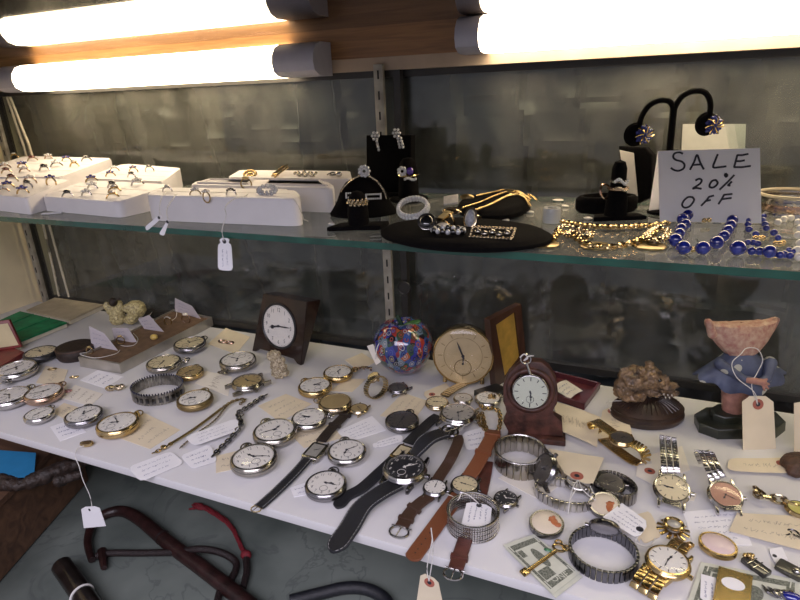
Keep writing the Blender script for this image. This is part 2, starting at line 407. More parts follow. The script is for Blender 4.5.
# slotted shelf standards
def standard(x, label, w=.0125, z1=.392, y=YB-.003):
    t = thing('shelf_standard', label, 'shelf support', T(V((x, y, 0.0))))
    b = BM(); box(b, (x, y, (z1+.001)/2), (w, .006, z1-.001), None, .0008); part('strip', b, m_std, t)
    b = BM()
    for k in range(16): box(b, (x, y-.0031, .02+k*.024), (.0022, .0006, .010))
    part('slot', b, m_slot, t)
    return t
xs = aty(384, 200, YB-.006).x
standard(xs, 'slotted metal shelf standard rising behind the middle of the case')
standard(XL+.03, 'slotted metal shelf standard in the left corner of the case', .012)
for k_, pp_ in enumerate((((7, 97), (18, 130), (26, 155), (43.5, 226), (59, 296)), ((10, 97), (23, 130), (32, 155), (49, 224), (69, 297)))):
    b = BM(); tube(b, [aty(x, y, YB-.012-.004*k_) for x, y in pp_], .0020, 8)
    single('lamp_cord', b, mat('cream_cord', (.55, .5, .38), .5), ('left' if k_ == 0 else 'right')+' one of two cream cables running down the left back corner', 'cord')
# glass shelf
m_gl = glass('shelf_glass', (.93, .97, .95), 1.5, .0, .22)
m_gle = mat('green_glass_edge', (.015, .11, .075), .15, 0, .25, 25, coat=.2)
m_gle.node_tree.nodes['Principled BSDF'].inputs['Transmission Weight'].default_value = .15
b = BM(); box(b, ((XL+XR)/2, (YG+YB-.008)/2, ZG-.003), (XR-XL-.008, YB-.008-YG, .006))
me = mesh('glass_shelf', b, [m_gl, m_gle], True)
for p in me.polygons: p.material_index = 0 if abs(p.normal.z) > .5 else 1
o = bpy.data.objects.new('glass_shelf', me); C.objects.link(o); tag(o, 'clear glass shelf with green front edge above the white deck', 'shelf')
# lamps
m_capg = mat('grey_lamp_cap', (.42, .42, .50), .35, 0, .04)
m_tube = emit('glowing_diffuser', (1.0, .80, .54), LAMP_E)
def lamp(x0, x1, c0, c1, zb, zt, label):
    t = thing('fluorescent_lamp', label, 'lamp', T(V(((x0+x1)/2, YB-.002, zb))))
    h = zt-zb; yb = YB-.001; d = .046
    pr = [(yb, zb), (yb, zt), (yb-d*.55, zt), (yb-d*.8, zt-h*.10), (yb-d*.96, zt-h*.34), (yb-d, zt-h*.6), (yb-d*.93, zt-h*.84), (yb-d*.72, zt-h*.97), (yb-d*.5, zb)]
    def seg(xa, xb, k=1.0, nm='diffuser', mt=m_tube):
        b = BM(); A = []
        for x in (xa, xb):
            A.append([b.verts.new((x, yb+(y-yb)*k, zb+h/2+(z-zb-h/2)*k)) for y, z in pr])
        n = len(pr); b.faces.new(A[0]); b.faces.new(A[1][::-1])
        for i in range(n): b.faces.new([A[0][i], A[1][i], A[1][(i+1) % n], A[0][(i+1) % n]])
        return part(nm, b, mt, t)
    seg(x0+c0, x1-c1, .985)
    if c0: seg(x0, x0+c0, 1.0, 'end_cap', m_capg)
    if c1: seg(x1-c1, x1, 1.0, 'end_cap', m_capg)
    return t
yl = YB-.03
lamp(aty(3, 80, yl).x, aty(320, 60, yl).x, .045, aty(320, 60, yl).x-aty(279, 60, yl).x, .3815, .4205, 'glowing white strip lamp at upper left below the oak header board')
lamp(aty(459, 35, yl).x, XR-.01, aty(482, 35, yl).x-aty(459, 35, yl).x, .02, .396, .4335, 'glowing white strip lamp at upper right against the glass top')
# ------------------------------------------------------------------ cards, tags, strings
def quad_uv(Q, u, v): return (Q[0]*(1-u)+Q[1]*u)*(1-v)+(Q[3]*(1-u)+Q[2]*u)*v
SH = {
 'rect': [(0, 0), (1, 0), (1, 1), (0, 1)],
 'tag': [(0, .24), (.10, 0), (1, 0), (1, 1), (.10, 1), (0, .76)],
 'tag2': [(0, 0), (.9, 0), (1, .24), (1, .76), (.9, 1), (0, 1)],
 'round': [(0, .25), (.03, .08), (.12, 0), (.88, 0), (.97, .08), (1, .25), (1, .75), (.97, .92), (.88, 1), (.12, 1), (.03, .92), (0, .75)],
 'jewel': [(0, .3), (.05, .12), (.14, .2), (.2, .04), (.3, 0), (.9, 0), (.98, .1), (1, .3), (1, .7), (.98, .9), (.9, 1), (.3, 1), (.2, .96), (.14, .8), (.05, .88), (0, .7)],
}
rs = random.Random(11)
def card(px, label, mt='paper', shape='rect', z=.0004, P=None, N=None, write=None, ink='penink', hole=None, name='price_tag', cat='tag', th=.0005, bend=0, string=None, group=None, curl=0, y=None):
    """px: four picture corners on the deck (height z) or on the plane P,N -> real card with its writing"""
    if P is not None: Q = [atp(a, b_, V(P), V(N)) for a, b_ in px]
    elif y is not None: Q = [aty(a, b_, y) for a, b_ in px]
    else: Q = [at(a, b_, z) for a, b_ in px]
    n = (Q[1]-Q[0]).cross(Q[3]-Q[0]).normalized()
    if n.dot(O-Q[0]) < 0: n = -n
    c = (Q[0]+Q[1]+Q[2]+Q[3])/4
    t = thing(name, label, cat, T(c), group)
    def bend_(u): return n*(curl*math.sin(PI*u))
    b = BM(); ol = SH[shape]
    if curl:
        ol2 = []
        for i in range(len(ol)):
            p, q = ol[i], ol[(i+1) % len(ol)]; k = max(1, int(math.dist(p, q)/.12))
            for s in range(k): ol2.append((p[0]+(q[0]-p[0])*s/k, p[1]+(q[1]-p[1])*s/k))
        ol = ol2
    lo = [b.verts.new(quad_uv(Q, u, v)-n*th/2+bend_(u)) for u, v in ol]; hi = [b.verts.new(quad_uv(Q, u, v)+n*th/2+bend_(u)) for u, v in ol]
    k = len(ol); b.faces.new(lo[::-1]); b.faces.new(hi)
    for i in range(k): b.faces.new([lo[i], lo[(i+1) % k], hi[(i+1) % k], hi[i]])
    if curl: bmesh.ops.triangulate(b, faces=[f for f in b.faces if len(f.verts) > 4])
    part('card', b, W_[mt], t, flat=True)
    W = (Q[1]-Q[0]).length; Hh = (Q[3]-Q[0]).length
    if write:
        rows, u0, u1, v0, v1 = write; b = BM()
        for r_ in range(rows):
            v = v0+(v1-v0)*(r_+.5)/rows; u = u0+rs.random()*.08; lh = (v1-v0)/rows*.42
            ue = u1-rs.random()*.25
            while u < ue:
                for s in range(rs.randint(2, 5)):
                    pts = []
                    for q in range(3): pts.append((u+q*.011+rs.uniform(-.004, .004), v+rs.uniform(-1, 1)*lh/2*(1 if q != 1 else .6)))
                    u += .026
                    if u > ue: break
                    for (a0, a1) in zip(pts, pts[1:]):
                        A, B = quad_uv(Q, *a0)+bend_(a0[0]), quad_uv(Q, *a1)+bend_(a1[0]); d = B-A
                        if d.length < 1e-5: continue
                        sd = d.cross(n).normalized()*.00017; o_ = n*(th/2+.00008)
                        b.faces.new([b.verts.new(x) for x in (A-sd+o_, A+sd+o_, B+sd+o_, B-sd+o_)])
                u += .03
        part('handwriting', b, W_[ink], t, flat=True)
    if hole:
        hu, hv, rr, hm = hole; hc = quad_uv(Q, hu, hv)+bend_(hu)
        qm = T(hc) @ n.to_track_quat('Z', 'Y').to_matrix().to_4x4()
        b = BM(); lathe(b, [(rr*.42, th*.5), (rr*.42, th*1.1), (rr, th*1.1), (rr, th*.5)], qm, 20); part('reinforcing_ring', b, W_[hm], t)
        b = BM(); lathe(b, [(0, th*.9), (rr*.42, th*.9)], qm, 16); part('hole', b, W_['ink'], t)
    if string: cord(string, t)
    return t
def cord(pts, par, r=.00045, mt='string'):
    b = BM(); tube(b, [V(p) if len(p) == 3 and isinstance(p, V) else at(*p) for p in pts], r, 5, 5)
    return part('string', b, W_[mt], par)

# ------------------------------------------------------------------ watches
CA = {}
def cached(key, fn, mt):
    k = (key, mt)
    if k not in CA:
        b = BM(); fn(b); CA[k] = mesh(key.rsplit('/', 1)[-1], b, W_[mt])
    return CA[k]
NUM = {}
def digits(b, rad, size, z=.482, names='12 1 2 3 4 5 6 7 8 9 10 11'.split(), squeeze=.8):
    for i, s in enumerate(names):
        if s not in NUM: NUM[s] = textbm(s, 1.0)
        a = PI/2-i*PI/6; n0 = len(b.verts)
        b.from_mesh(NUM[s]); b.verts.ensure_lookup_table()
        for v in b.verts[n0:]: v.co = V((v.co.x*size*squeeze+rad*math.cos(a), v.co.y*size+rad*math.sin(a), z))
def hand(b, ang, ln, w, z, tail=.12, spade=False):
    d = V((math.sin(ang), math.cos(ang), 0)); s = V((d.y, -d.x, 0))
    pts = [-d*tail-s*w*.7, -d*tail+s*w*.7, d*ln*.6+s*w, d*ln, d*ln*.6-s*w]
    lo = [b.verts.new(p+V((0, 0, z))) for p in pts]; hi = [b.verts.new(p+V((0, 0, z+.012))) for p in pts]
    b.faces.new(lo[::-1]); b.faces.new(hi)
    for i in range(5): b.faces.new([lo[i], lo[(i+1) % 5], hi[(i+1) % 5], hi[i]])
    if spade: lathe(b, [(0, z), (w*2.1, z), (w*2.1, z+.015), (0, z+.015)], T(d*ln*.62), 12)
def face_parts(t, dial, hh, mm, R=.84, z=.46, ink='ink', style='num', crystal=True, sec=True, dome=.07, hands=True):
    part('dial', cached('f%.2f%.2f/dial' % (R, z), lambda b: lathe(b, [(R, z-.03), (R, z), (0, z)], None, 36), dial), None, t, False)
    def nm(b):
        if style == 'num': digits(b, R*.78, R*.30, z+.004)
        elif style == 'tick':
            for i in range(12): box(b, (0, R*.82, z+.006), (R*.05, R*.17 if i % 3 else R*.24, .008), RZ(-i*PI/6))
        for i in range(60 if style != 'bare' else 0): box(b, (0, R*.955, z+.003), (R*.014, R*.035, .004), RZ(-i*PI/30))
    if style != 'bare': part('numerals' if style == 'num' else 'hour_marks', cached('n%s%.2f%.2f/numerals' % (style, R, z), nm, ink), None, t, False)
    if sec:
        part('seconds_dial', cached('s%.2f%.2f/seconds_dial' % (R, z), lambda b: (torus(b, (0, -R*.45, z+.004), R*.22, R*.012, None, 24, 4), hand(b, 2.4, R*.18, R*.012, z+.01), [b.verts[i] for i in ()]), ink), None, t, False)
    b = BM(); hand(b, hh, R*.48, R*.035, z+.012, R*.1, True); hand(b, mm, R*.74, R*.022, z+.026, R*.12, True); cyl(b, (0, 0, z), (0, 0, z+.05), R*.055, None, 12)
    if not hands: b.free()
    else: part('hands', b, W_[ink], t, False)
    if crystal: part('crystal', cached('c%.2f%.2f%.2f/crystal' % (R, z, dome), lambda b: lathe(b, [(R*1.03, z+.01)]+[(R*1.02*math.cos(a), z+.035+dome*math.sin(a)) for a in (.15, .4, .7, 1.0, 1.3)]+[(0, z+.035+dome)], None, 36), 'crystal'), None, t, False)
_part = part
def part(name, b, mt, par, world=True, label=None, flat=False):
    if isinstance(b, bpy.types.Mesh):
        o = bpy.data.objects.new(name, b); C.objects.link(o); o.parent = par; MW[o.name] = MW.get(par.name, M.Identity(4)).copy()
        if label: o['label'] = label
        return o
    return _part(name, b, mt, par, world, label, flat)
def pocket(cx, cy, w, crown, label, case='silver', dial='white', h=10, m=10, style='num', ink='ink', z0=.0012, zc=.007, bow=True, group='pocket watches lying on the deck', sec=True, tilt=0, bezel=None, name='pocket_watch', deep=1.0):
    c = at(cx, cy, zc+z0); c.z = z0; R = (at(cx+w/2, cy, zc+z0)-at(cx-w/2, cy, zc+z0)).length/2*.96
    k = at(crown[0], crown[1], zc+z0)-c; a = math.atan2(k.y, k.x)-PI/2
    if abs(crown[0]-cx)+abs(crown[1]-cy) < 1: a = 0
    t = thing(name, label, 'pocket watch', T(c) @ RZ(a) @ RX(tilt) @ SC(R, R, R*deep), group)
    part('case', cached('case', lambda b: lathe(b, [(0, 0), (.70, .0), (.88, .05), (.97, .14), (1.0, .24), (.98, .34), (.93, .40), (.88, .42), (0, .42)], None, 44), case), None, t, False)
    part('bezel', cached('bezel', lambda b: lathe(b, [(.97, .36), (.985, .41), (.95, .47), (.90, .50), (.855, .485), (.84, .45), (.9, .40)], None, 44, True), bezel or case), None, t, False)
    face_parts(t, dial, h*PI/6, m*PI/30, style=style, ink=ink, sec=sec and style != 'bare', hands=style != 'bare')
    if bow:
        part('crown', cached('crown', lambda b: (cyl(b, (0, .95, .24), (0, 1.12, .24), .075, .075, 12), [box(b, (0, 1.17, .24), (.235, .12, .235), T(V((0, 1.17, .24))) @ RY(i*PI/8) @ T(V((0, -1.17, -.24))), .02) for i in range(4)]), case), None, t, False)
        part('bow', cached('bow', lambda b: torus(b, (0, 0, 0), .25, .04, T(V((0, 1.24, .22))) @ RX(.30), 24, 6, 1, .85), case), None, t, False)
    return t
def head(m, label, case='silver', dial='white', h=10, mn=10, style='tick', ink='ink', sq=False, lug=True, group='wristwatches lying on the deck', sec=False, name='wristwatch', bezel=None, R=1, lw=.55, th=.5):
    """watch head: m places a unit head (+Y along the strap); returns the thing"""
    t = thing(name, label, 'wristwatch', m, group)
    if sq:
        part('case', cached('sqcase', lambda b: (prism(b, [(-.75, -1), (.75, -1), (.9, -.8), (.9, .8), (.75, 1), (-.75, 1), (-.9, .8), (-.9, -.8)], 0, .42, None, .1)), case), None, t, False)
        part('dial', cached('sqdial', lambda b: box(b, (0, 0, .43), (1.2, 1.45, .02)), dial), None, t, False)
        b = BM(); hand(b, h*PI/6, .35, .04, .445); hand(b, mn*PI/30, .5, .03, .455); part('hands', b, W_[ink], t, False)
        part('crystal', cached('sqcr', lambda b: box(b, (0, 0, .475), (1.25, 1.5, .05), None, .02), 'crystal'), None, t, False)
    else:
        part('case', cached('wcase', lambda b: lathe(b, [(0, 0), (.7, 0), (.9, .06), (.98, .18), (1, .28), (.95, .36), (.9, .4), (0, .4)], None, 40), case), None, t, False)
        part('bezel', cached('wbezel', lambda b: lathe(b, [(.93, .34), (.96, .40), (.91, .47), (.84, .48), (.82, .42)], None, 40, True), bezel or case), None, t, False)
        face_parts(t, dial, h*PI/6, mn*PI/30, R=.83, z=.43, style=style, ink=ink, sec=sec, dome=.09)
    if lug:
        for sx in (-1, 1):
            for sy in (-1, 1):
                def lg(b, sx=sx, sy=sy): prism(b, [(sx*(lw-.02), sy*.7), (sx*(lw+.18), sy*.7), (sx*(lw+.14), sy*1.22), (sx*(lw+.02), sy*1.26)], .06, .30, None, .02)
                part('lug', cached('lug%d%d%.2f/lug' % (sx, sy, lw), lg, case), None, t, False)
    part('crown', cached('wcrown', lambda b: cyl(b, (.9, 0, .22), (1.16, 0, .22), .12, .12, 14), case), None, t, False)
    return t
def frame_at(cx, cy, w, toward, z0=.002, zc=.006, tilt=0, roll=0, stretch=1):
    c = at(cx, cy, zc+z0); R = (at(cx+w/2, cy, zc+z0)-at(cx-w/2, cy, zc+z0)).length/2*1.1; c.z = z0
    k = at(toward[0], toward[1], zc+z0)-c; a = math.atan2(k.y, k.x)-PI/2
    return T(c) @ RZ(a) @ RX(tilt) @ RY(roll) @ SC(R, R*stretch, R), R, V((math.cos(a+PI/2), math.sin(a+PI/2), 0))
def strap(t, pts, w, mt, th=.0022, name='strap', stitch=False, tip=False, lat=None, keeper=None, holes=False):
    P = [at(*p) for p in pts]; wf = (lambda s: 1 if s < .88 else max(.25, 1-((s-.88)/.12)**2*.8)) if tip else None
    b = BM(); ribbon(b, P, w, th, lat, 7, wf); o = part(name, b, W_[mt], t)
    Q = smooth_path(P, 7)
    def side(i):
        tg = (Q[min(i+1, len(Q)-1)]-Q[max(i-1, 0)]).normalized(); l = tg.cross(V((0, 0, 1))).normalized() if lat is None else V(lat); l = (l-tg*l.dot(tg)).normalized(); return l, l.cross(tg)
    if stitch:
        for s in (-1, 1):
            b = BM(); pp = []
            for i in range(len(Q)):
                l, n = side(i); n = n if n.z > 0 else -n; pp.append(Q[i]+l*s*(w/2-.0016)*(wf(i/(len(Q)-1)) if wf else 1)+n*(th/2))
            for i in range(0, len(pp)-1): cyl(b, pp[i], pp[i].lerp(pp[i+1], .65), .00022, None, 5)
            part('stitching', b, W_['stitch'], o)
    if holes:
        b = BM()
        for f in (.55, .62, .69, .76, .83):
            i = int(f*(len(Q)-1)); l, n = side(i); n = n if n.z > 0 else -n; cyl(b, Q[i]-n*.0003+n*th/2, Q[i]+n*(th/2+.00015), .0007, None, 8)
        part('hole', b, W_['ink'], o)
    if keeper:
        for f in keeper:
            i = int(f*(len(Q)-1)); l, n = side(i); tg = l.cross(n); m = M.Identity(4)
            for k in range(3): m[k][0] = l[k]; m[k][1] = tg[k]; m[k][2] = n[k]; m[k][3] = Q[i][k]
            b = BM(); box(b, (0, 0, 0), (w*1.16, .0042, th*1.9), m, .0006); part('keeper_loop', b, W_[mt], o)
    return o
def buckle(t, px, py, toward, w, mt='steel', z=.003):
    c = at(px, py, z); k = at(toward[0], toward[1], z)-c; a = math.atan2(k.y, k.x)-PI/2; m = T(c) @ RZ(a)
    b = BM(); torus(b, (0, 0, 0), w*.5, w*.07, m, 20, 6, 1, .8); cyl(b, m @ V((-w*.55, w*.34, 0)), m @ V((w*.55, w*.34, 0)), w*.05); o = part('buckle', b, W_[mt], t)
    b = BM(); cyl(b, m @ V((0, w*.34, 0.0006)), m @ V((0, -w*.45, .0012)), w*.045, w*.03, 8); part('buckle_pin', b, W_[mt], o)
# ------------------------------------------------------------------ pocket watches on the deck
PW = [ # cx, cy, width, crown px, case, dial, hour, minute, style, label
 (17, 371, 37, (2, 385), 'silver', 'white', 11, 8, 'num', 'silver pocket watch in front of the red hinged box, crown to the lower left'),
 (10, 398, 38, (29, 387), 'silver', 'white', 9, 22, 'num', 'silver pocket watch cut by the left photo edge, its crown to the right'),
 (44, 394, 36, (60, 384), 'rosegold', 'white', 1, 38, 'num', 'rose gold pocket watch with white dial near the left end of the deck'),
 (39, 414, 28, (50, 405), 'silver', 'white', 7, 5, 'num', 'small silver pocket watch at the front edge left of the larger open-faced one'),
 (84, 416, 36, (88, 403), 'steel', 'white', 12, 10, 'num', 'thin dark steel pocket watch with upright bow beside the gold watch at the front edge'),
 (118, 425, 41, (137, 413), 'gold', 'white', 8, 50, 'num', 'gold rimmed pocket watch at the front edge beside a tan written card'),
 (190, 345, 32, (204, 337), 'steel', 'creamdial', 10, 5, 'tick', 'steel pocket watch against the long ring tray, its crown to the upper right'),
 (164, 364, 34, (187, 359), 'nickel', 'creamdial', 4, 20, 'tick', 'nickel pocket watch touching the front edge of the ring tray'),
 (190, 372, 27, (199, 360), 'gold', 'golddial', 2, 35, 'tick', 'small yellow gold pocket watch between the ring tray and the stone cuff'),
 (195, 400, 36, (206, 387), 'brass', 'white', 9, 40, 'num', 'dark brass pocket watch with white dial right of the stone cuff bracelet'),
 (238, 362, 37, (222, 372), 'nickel', 'white', 11, 15, 'num', 'nickel pocket watch in front of the tall desk clock, left of the carved figure'),
 (315, 387, 35, (303, 378), 'gold', 'white', 4, 15, 'num', 'gold pocket watch with white dial right of the carved figure'),
 (338, 373, 31, (354, 368), 'gold', 'white', 11, 18, 'num', 'gold pocket watch with chain of pearls behind the other gold pocket watch'),
 (335, 403, 35, (318, 399), 'palegold', 'golddial', 3, 40, 'bare', 'closed pale gold hunter watch in front of the two gold pocket watches'),
 (309, 419, 37, (328, 414), 'silver', 'white', 7, 38, 'num', 'round silver pocket watch between the cushion-shaped one and the closed hunter watch'),
 (275, 433, 45, (264, 418), 'nickel', 'white', 2, 46, 'num', 'broad nickel pocket watch with white dial and black hands behind the largest silver one'),
 (254, 460, 48, (246, 445), 'nickel', 'white', 11, 20, 'num', 'largest nickel pocket watch at the front edge left of the black strap watch'),
 (347, 452, 41, (344, 436), 'silver', 'white', 7, 12, 'num', 'silver pocket watch with white dial right of the dark slim strap watch'),
 (326, 485, 44, (334, 467), 'steel', 'white', 3, 17, 'num', 'frontmost steel pocket watch beside the tip of a black strap'),
 (402, 421, 36, (412, 407), 'steel', 'graydial', 12, 30, 'tick', 'steel pocket watch with dark grey dial and white tag'),
]
for (cx, cy, w, cr, ca, di, h, m, st, lb) in PW:
    pocket(cx, cy, w, cr, lb, ca, di, h, m, st, z0=.0022 if cx in (44, 254, 309, 275) else .0014)
pocket(488, 398, 28, (504, 392), 'round white-dialled silver watch lying in front of the dark clock stand', 'silver', 'white', 2, 40, 'num')
pocket(41, 354, 31, (59, 349), 'black rimmed watch with pale dial beside the round brown leather case', 'blackcase', 'creamdial', 9, 40, 'tick', sec=False)
# silver pocket watch with visible gold dial and lugs
m_, R_, d_ = frame_at(248, 383, 29, (268, 376), .0012)
head(m_, 'oval silver wristwatch head with gold dial below the nickel pocket watch', 'nickel', 'golddial', 9, 10, 'tick')
# ------------------------------------------------------------------ wristwatches with leather straps
# slim watch, brown upper and black lower strap
m_, R_, d_ = frame_at(315, 449, 19, (345, 415), .002, stretch=1.25)
t = head(m_, 'slim silver cased wristwatch with dark brown upper and black lower leather strap', 'nickel', 'silverdial', 2, 10, 'tick', sq=True)
strap(t, [(321, 441, .005), (330, 430, .005), (341, 419, .004), (349, 411, .003)], .0125, 'darkbrownleather', keeper=(.5, .85))
strap(t, [(309, 457, .005), (296, 472, .004), (280, 488, .003), (267, 500, .002), (259, 507, .002)], .0115, 'blackleather', stitch=True)
buckle(t, 256, 509, (270, 497), .010, 'palegold', .002)
# gold rectangular watch with long black strap
m_, R_, d_ = frame_at(402, 450, 18, (425, 425), .0022, stretch=1.2)
t = head(m_, 'rectangular gold wristwatch on a slim black leather strap', 'gold', 'creamdial', 10, 8, 'tick', sq=True)
strap(t, [(408, 443, .005), (420, 431, .005), (432, 420, .004), (438, 416, .003)], .0135, 'blackleather')
strap(t, [(396, 457, .005), (380, 472, .004), (362, 488, .003), (346, 497, .002), (337, 508, .002)], .0135, 'blackleather', tip=True)
# big sports watch on stitched black strap
m_, R_, d_ = frame_at(405, 470, 41, (419, 450), .008, tilt=0.0)
t = head(m_, 'large steel wristwatch with black dial on a white-stitched black leather strap', 'steel', 'blackdial', 1, 8, 'num', 'white', sec=True, bezel='silver')
strap(t, [(413, 457, .012), (420, 447, .022), (430, 438, .027), (444, 433, .024)], .019, 'blackleather', .0032, stitch=True)
strap(t, [(397, 484, .011), (380, 493, .012), (362, 507, .007), (349, 528, .003), (332, 552, .002)], .0195, 'blackleather', .0032, stitch=True, tip=True)
buckle(t, 450, 431, (440, 434), .020, 'steel', .022)
# small round watch on brown strap
m_, R_, d_ = frame_at(435, 486, 23, (447, 460), .004)
t = head(m_, 'small round steel wristwatch with white dial on a worn brown strap', 'steel', 'white', 12, 0, 'tick')
strap(t, [(436, 482, .007), (441, 474, .008), (447, 465, .009), (452, 456, .013), (458, 442, .014), (457, 436, .009)], .0115, 'brownleather')
strap(t, [(430, 496, .006), (420, 503, .006), (410, 513, .004), (402, 526, .004)], .0125, 'brownleather', keeper=(.55, .85))
buckle(t, 399, 532, (408, 517), .017, 'silver', .003)
# tan strap watch
m_, R_, d_ = frame_at(465, 484, 27, (488, 450), .004)
t = head(m_, 'round steel wristwatch with cream dial on a tan leather strap', 'steel', 'creamdial', 9, 15, 'tick')
strap(t, [(467, 480, .007), (472, 472, .010), (479, 461, .013), (485, 449, .015), (492, 436, .016), (494, 431, .012)], .0145, 'tanleather', keeper=(.55, .85))
strap(t, [(458, 495, .006), (447, 510, .005), (432, 531, .003), (418, 550, .002), (411, 560, .002)], .0145, 'tanleather', tip=True, holes=True)
# loose red brown strap under the mesh bangle
t = thing('watch_strap', 'dark red-brown watch strap passing under the mesh bangle with its buckle over the edge', 'watch strap', T(at(470, 530, 0)))
strap(t, [(487, 462, .003), (483, 484, .002), (474, 515, .002), (465, 540, .0025), (456, 568, .0025)], .0125, 'redbrownleather', keeper=(.74, .9))
buckle(t, 453, 574, (459, 558), .015, 'silver', -.001)
# ------------------------------------------------------------------ metal bracelet watches
def wband(t, pts, w, mt, th=.0022, step=.0042, lat=None, split=0, nm='bracelet'):
    b = BM(); links(b, [at(*p) if not isinstance(p, V) else p for p in pts], w, th, step, lat, split=split); return part(nm, b, W_[mt], t)
def latof(a, b_, z=.01):
    d = at(*b_, z)-at(*a, z); return V((d.y, -d.x, 0)).normalized()
# silver watch with white dial
m_, R_, d_ = frame_at(672, 487, 33, (671, 450), .006, tilt=.30)
t = head(m_, 'silver wristwatch with cream dial on an arched link bracelet, left of the copper-dialled one', 'silver', 'creamdial', 9, 46, 'tick')
L = latof((672, 487), (671, 450))
wband(t, [(671, 474, .014), (670, 464, .021), (669, 452, .026), (668, 441, .026), (668, 437, .018), (668, 444, .006)], .0165, 'silver', .0022, .0042, L, 3)
wband(t, [(672, 501, .008), (671, 506, .006)], .0155, 'silver', .0025, .005, L)
# copper dial
m_, R_, d_ = frame_at(725, 493, 31, (712, 465), .006, tilt=.34)
t = head(m_, 'silver wristwatch with copper-coloured dial on an arched link bracelet', 'silver', 'copperdial', 7, 20, 'bare')
L = latof((725, 493), (712, 465))
wband(t, [(719, 480, .015), (714, 471, .021), (710, 462, .025), (706, 453, .025), (702, 452, .017), (706, 462, .006)], .0150, 'silver', .0022, .0042, L, 3)
wband(t, [(731, 506, .008), (733, 511, .006)], .0145, 'silver', .0025, .005, L)
# gold watch lying at the lower right
m_, R_, d_ = frame_at(668, 561, 40, (682, 548), .006)
t = head(m_, 'gold wristwatch with white dial on a gold link bracelet at the front edge', 'gold', 'white', 12, 28, 'tick', lw=.45)
L = latof((645, 590), (668, 561))
wband(t, [(657, 570, .009), (651, 578, .009), (645, 587, .007), (642, 594, .003)], .021, 'gold', .0024, .0050, L, 3)
wband(t, [(677, 549, .009), (683, 543, .007), (690, 547, .004)], .016, 'gold', .003, .0055, L, 2)
# gold expansion watch
m_, R_, d_ = frame_at(622, 437, 23, (602, 425), .016)
t = head(m_, 'gold expansion-band wristwatch lying beside the manila tags', 'gold', 'graydial', 3, 20, 'bare', lug=False)
L = latof((600, 425), (645, 455))
wband(t, [(613, 433, .020), (603, 426, .021), (595, 421, .018), (592, 424, .009), (600, 436, .003), (620, 452, .003), (638, 463, .004), (646, 458, .010), (642, 449, .017), (630, 442, .020)], .0125, 'gold', .0016, .0030, L)
# rings of metal bracelet standing on edge
def hoop(cx, cy, w, hgt, mt, th=.0022, step=.004, tilt=0, rot=0, sy=1, z0=.001, n=16, split=0):
    c = at(cx, cy, z0+hgt/2); c.z = z0; R = (at(cx+w/2, cy, z0+hgt/2)-at(cx-w/2, cy, z0+hgt/2)).length/2-th/2
    m = T(c) @ RZ(rot) @ RX(tilt) @ T(V((0, 0, hgt/2)))
    pts = [m @ V((R*math.cos(2*PI*i/n), R*sy*math.sin(2*PI*i/n), 0)) for i in range(n)]
    b = BM(); P = smooth_path(pts, 6, True); P.append(P[0]); k = int(plen(P)/step); RR, st = resample(P, k); ax = (m.to_3x3() @ V((0, 0, 1))).normalized()
    for p, tg in RR:
        l = (ax-tg*ax.dot(tg)).normalized(); nn = l.cross(tg); q = M.Identity(4)
        for i in range(3): q[i][0] = l[i]; q[i][1] = tg[i]; q[i][2] = nn[i]; q[i][3] = p[i]
        if split:
            for s in range(split): box(b, ((s+.5)/split*hgt-hgt/2, 0, (.0003 if s % 2 else 0)), (hgt/split*.85, st*.86, th), q, th*.2)
        else: box(b, (0, 0, 0), (hgt, st*.88, th), q, min(th, st)*.25)
    return b, m, R, c
b, m_, R_, c_ = hoop(473, 517, 52, .016, 'nickel', .0022, .0022, split=7)
t = thing('mesh_bangle', 'round silver mesh bangle standing on edge with a white tag inside', 'bracelet', T(c_)); part('mesh_band', b, W_['silver'], t)
b = BM(); torus(b, (0, 0, 0), R_+.001, .0007, m_ @ T(V((0, 0, .008))), 40, 6); torus(b, (0, 0, 0), R_+.001, .0007, m_ @ T(V((0, 0, -.008))), 40, 6); part('edge_wire', b, W_['silver'], t)
b, m_, R_, c_ = hoop(520, 457, 51, .019, 'steel', .0024, .0065, rot=.3)
t = thing('link_bracelet', 'wide steel link bracelet standing in a ring in front of the dark clock stand', 'bracelet', T(c_)); part('links', b, W_['nickel'], t)
b = BM(); torus(b, (0, 0, 0), R_+.001, .0008, m_ @ T(V((0, 0, .0095))), 40, 6); part('rim', b, W_['silver'], t)
# black expansion bracelet watch on its side
b, m_, R_, c_ = hoop(603, 553, 68, .011, 'gunmetal', .0022, .0042, sy=.95)
t = thing('wristwatch', 'dark steel wristwatch on an expansion bracelet standing on its side at the front edge', 'wristwatch', T(c_), 'wristwatches lying on the deck'); part('bracelet', b, W_['gunmetal'], t)
a_ = 1.62
mh = m_ @ RZ(a_) @ T(V((R_-.0045, 0, .0050))) @ RY(PI/2-.45) @ RZ(PI/2) @ SC(.0130, .0130, .0130)
def subhead(t, mh, case, dial, dark='ink'):
    b = BM(); lathe(b, [(0, -.15), (.8, -.12), (.97, 0), (1, .15), (.95, .28), (.88, .34), (0, .34)], mh, 36); part('case', b, W_[case], t)
    b = BM(); lathe(b, [(0, .36), (.82, .36)], mh, 36); part('dial', b, W_[dial], t)
    b = BM(); n0 = 0
    hand(b, 1.2, .5, .05, .37); hand(b, 4.0, .7, .04, .385); b.transform(mh); part('hands', b, W_[dark], t)
    b = BM(); lathe(b, [(.85, .36), (.7, .43), (.4, .47), (0, .49)], mh, 30); part('crystal', b, W_['crystal'], t)
    b = BM(); cyl(b, mh @ V((.95, 0, .1)), mh @ V((1.2, 0, .1)), .0018, .0018, 10); part('crown', b, W_[case], t)
subhead(t, mh, 'steel', 'silverdial')
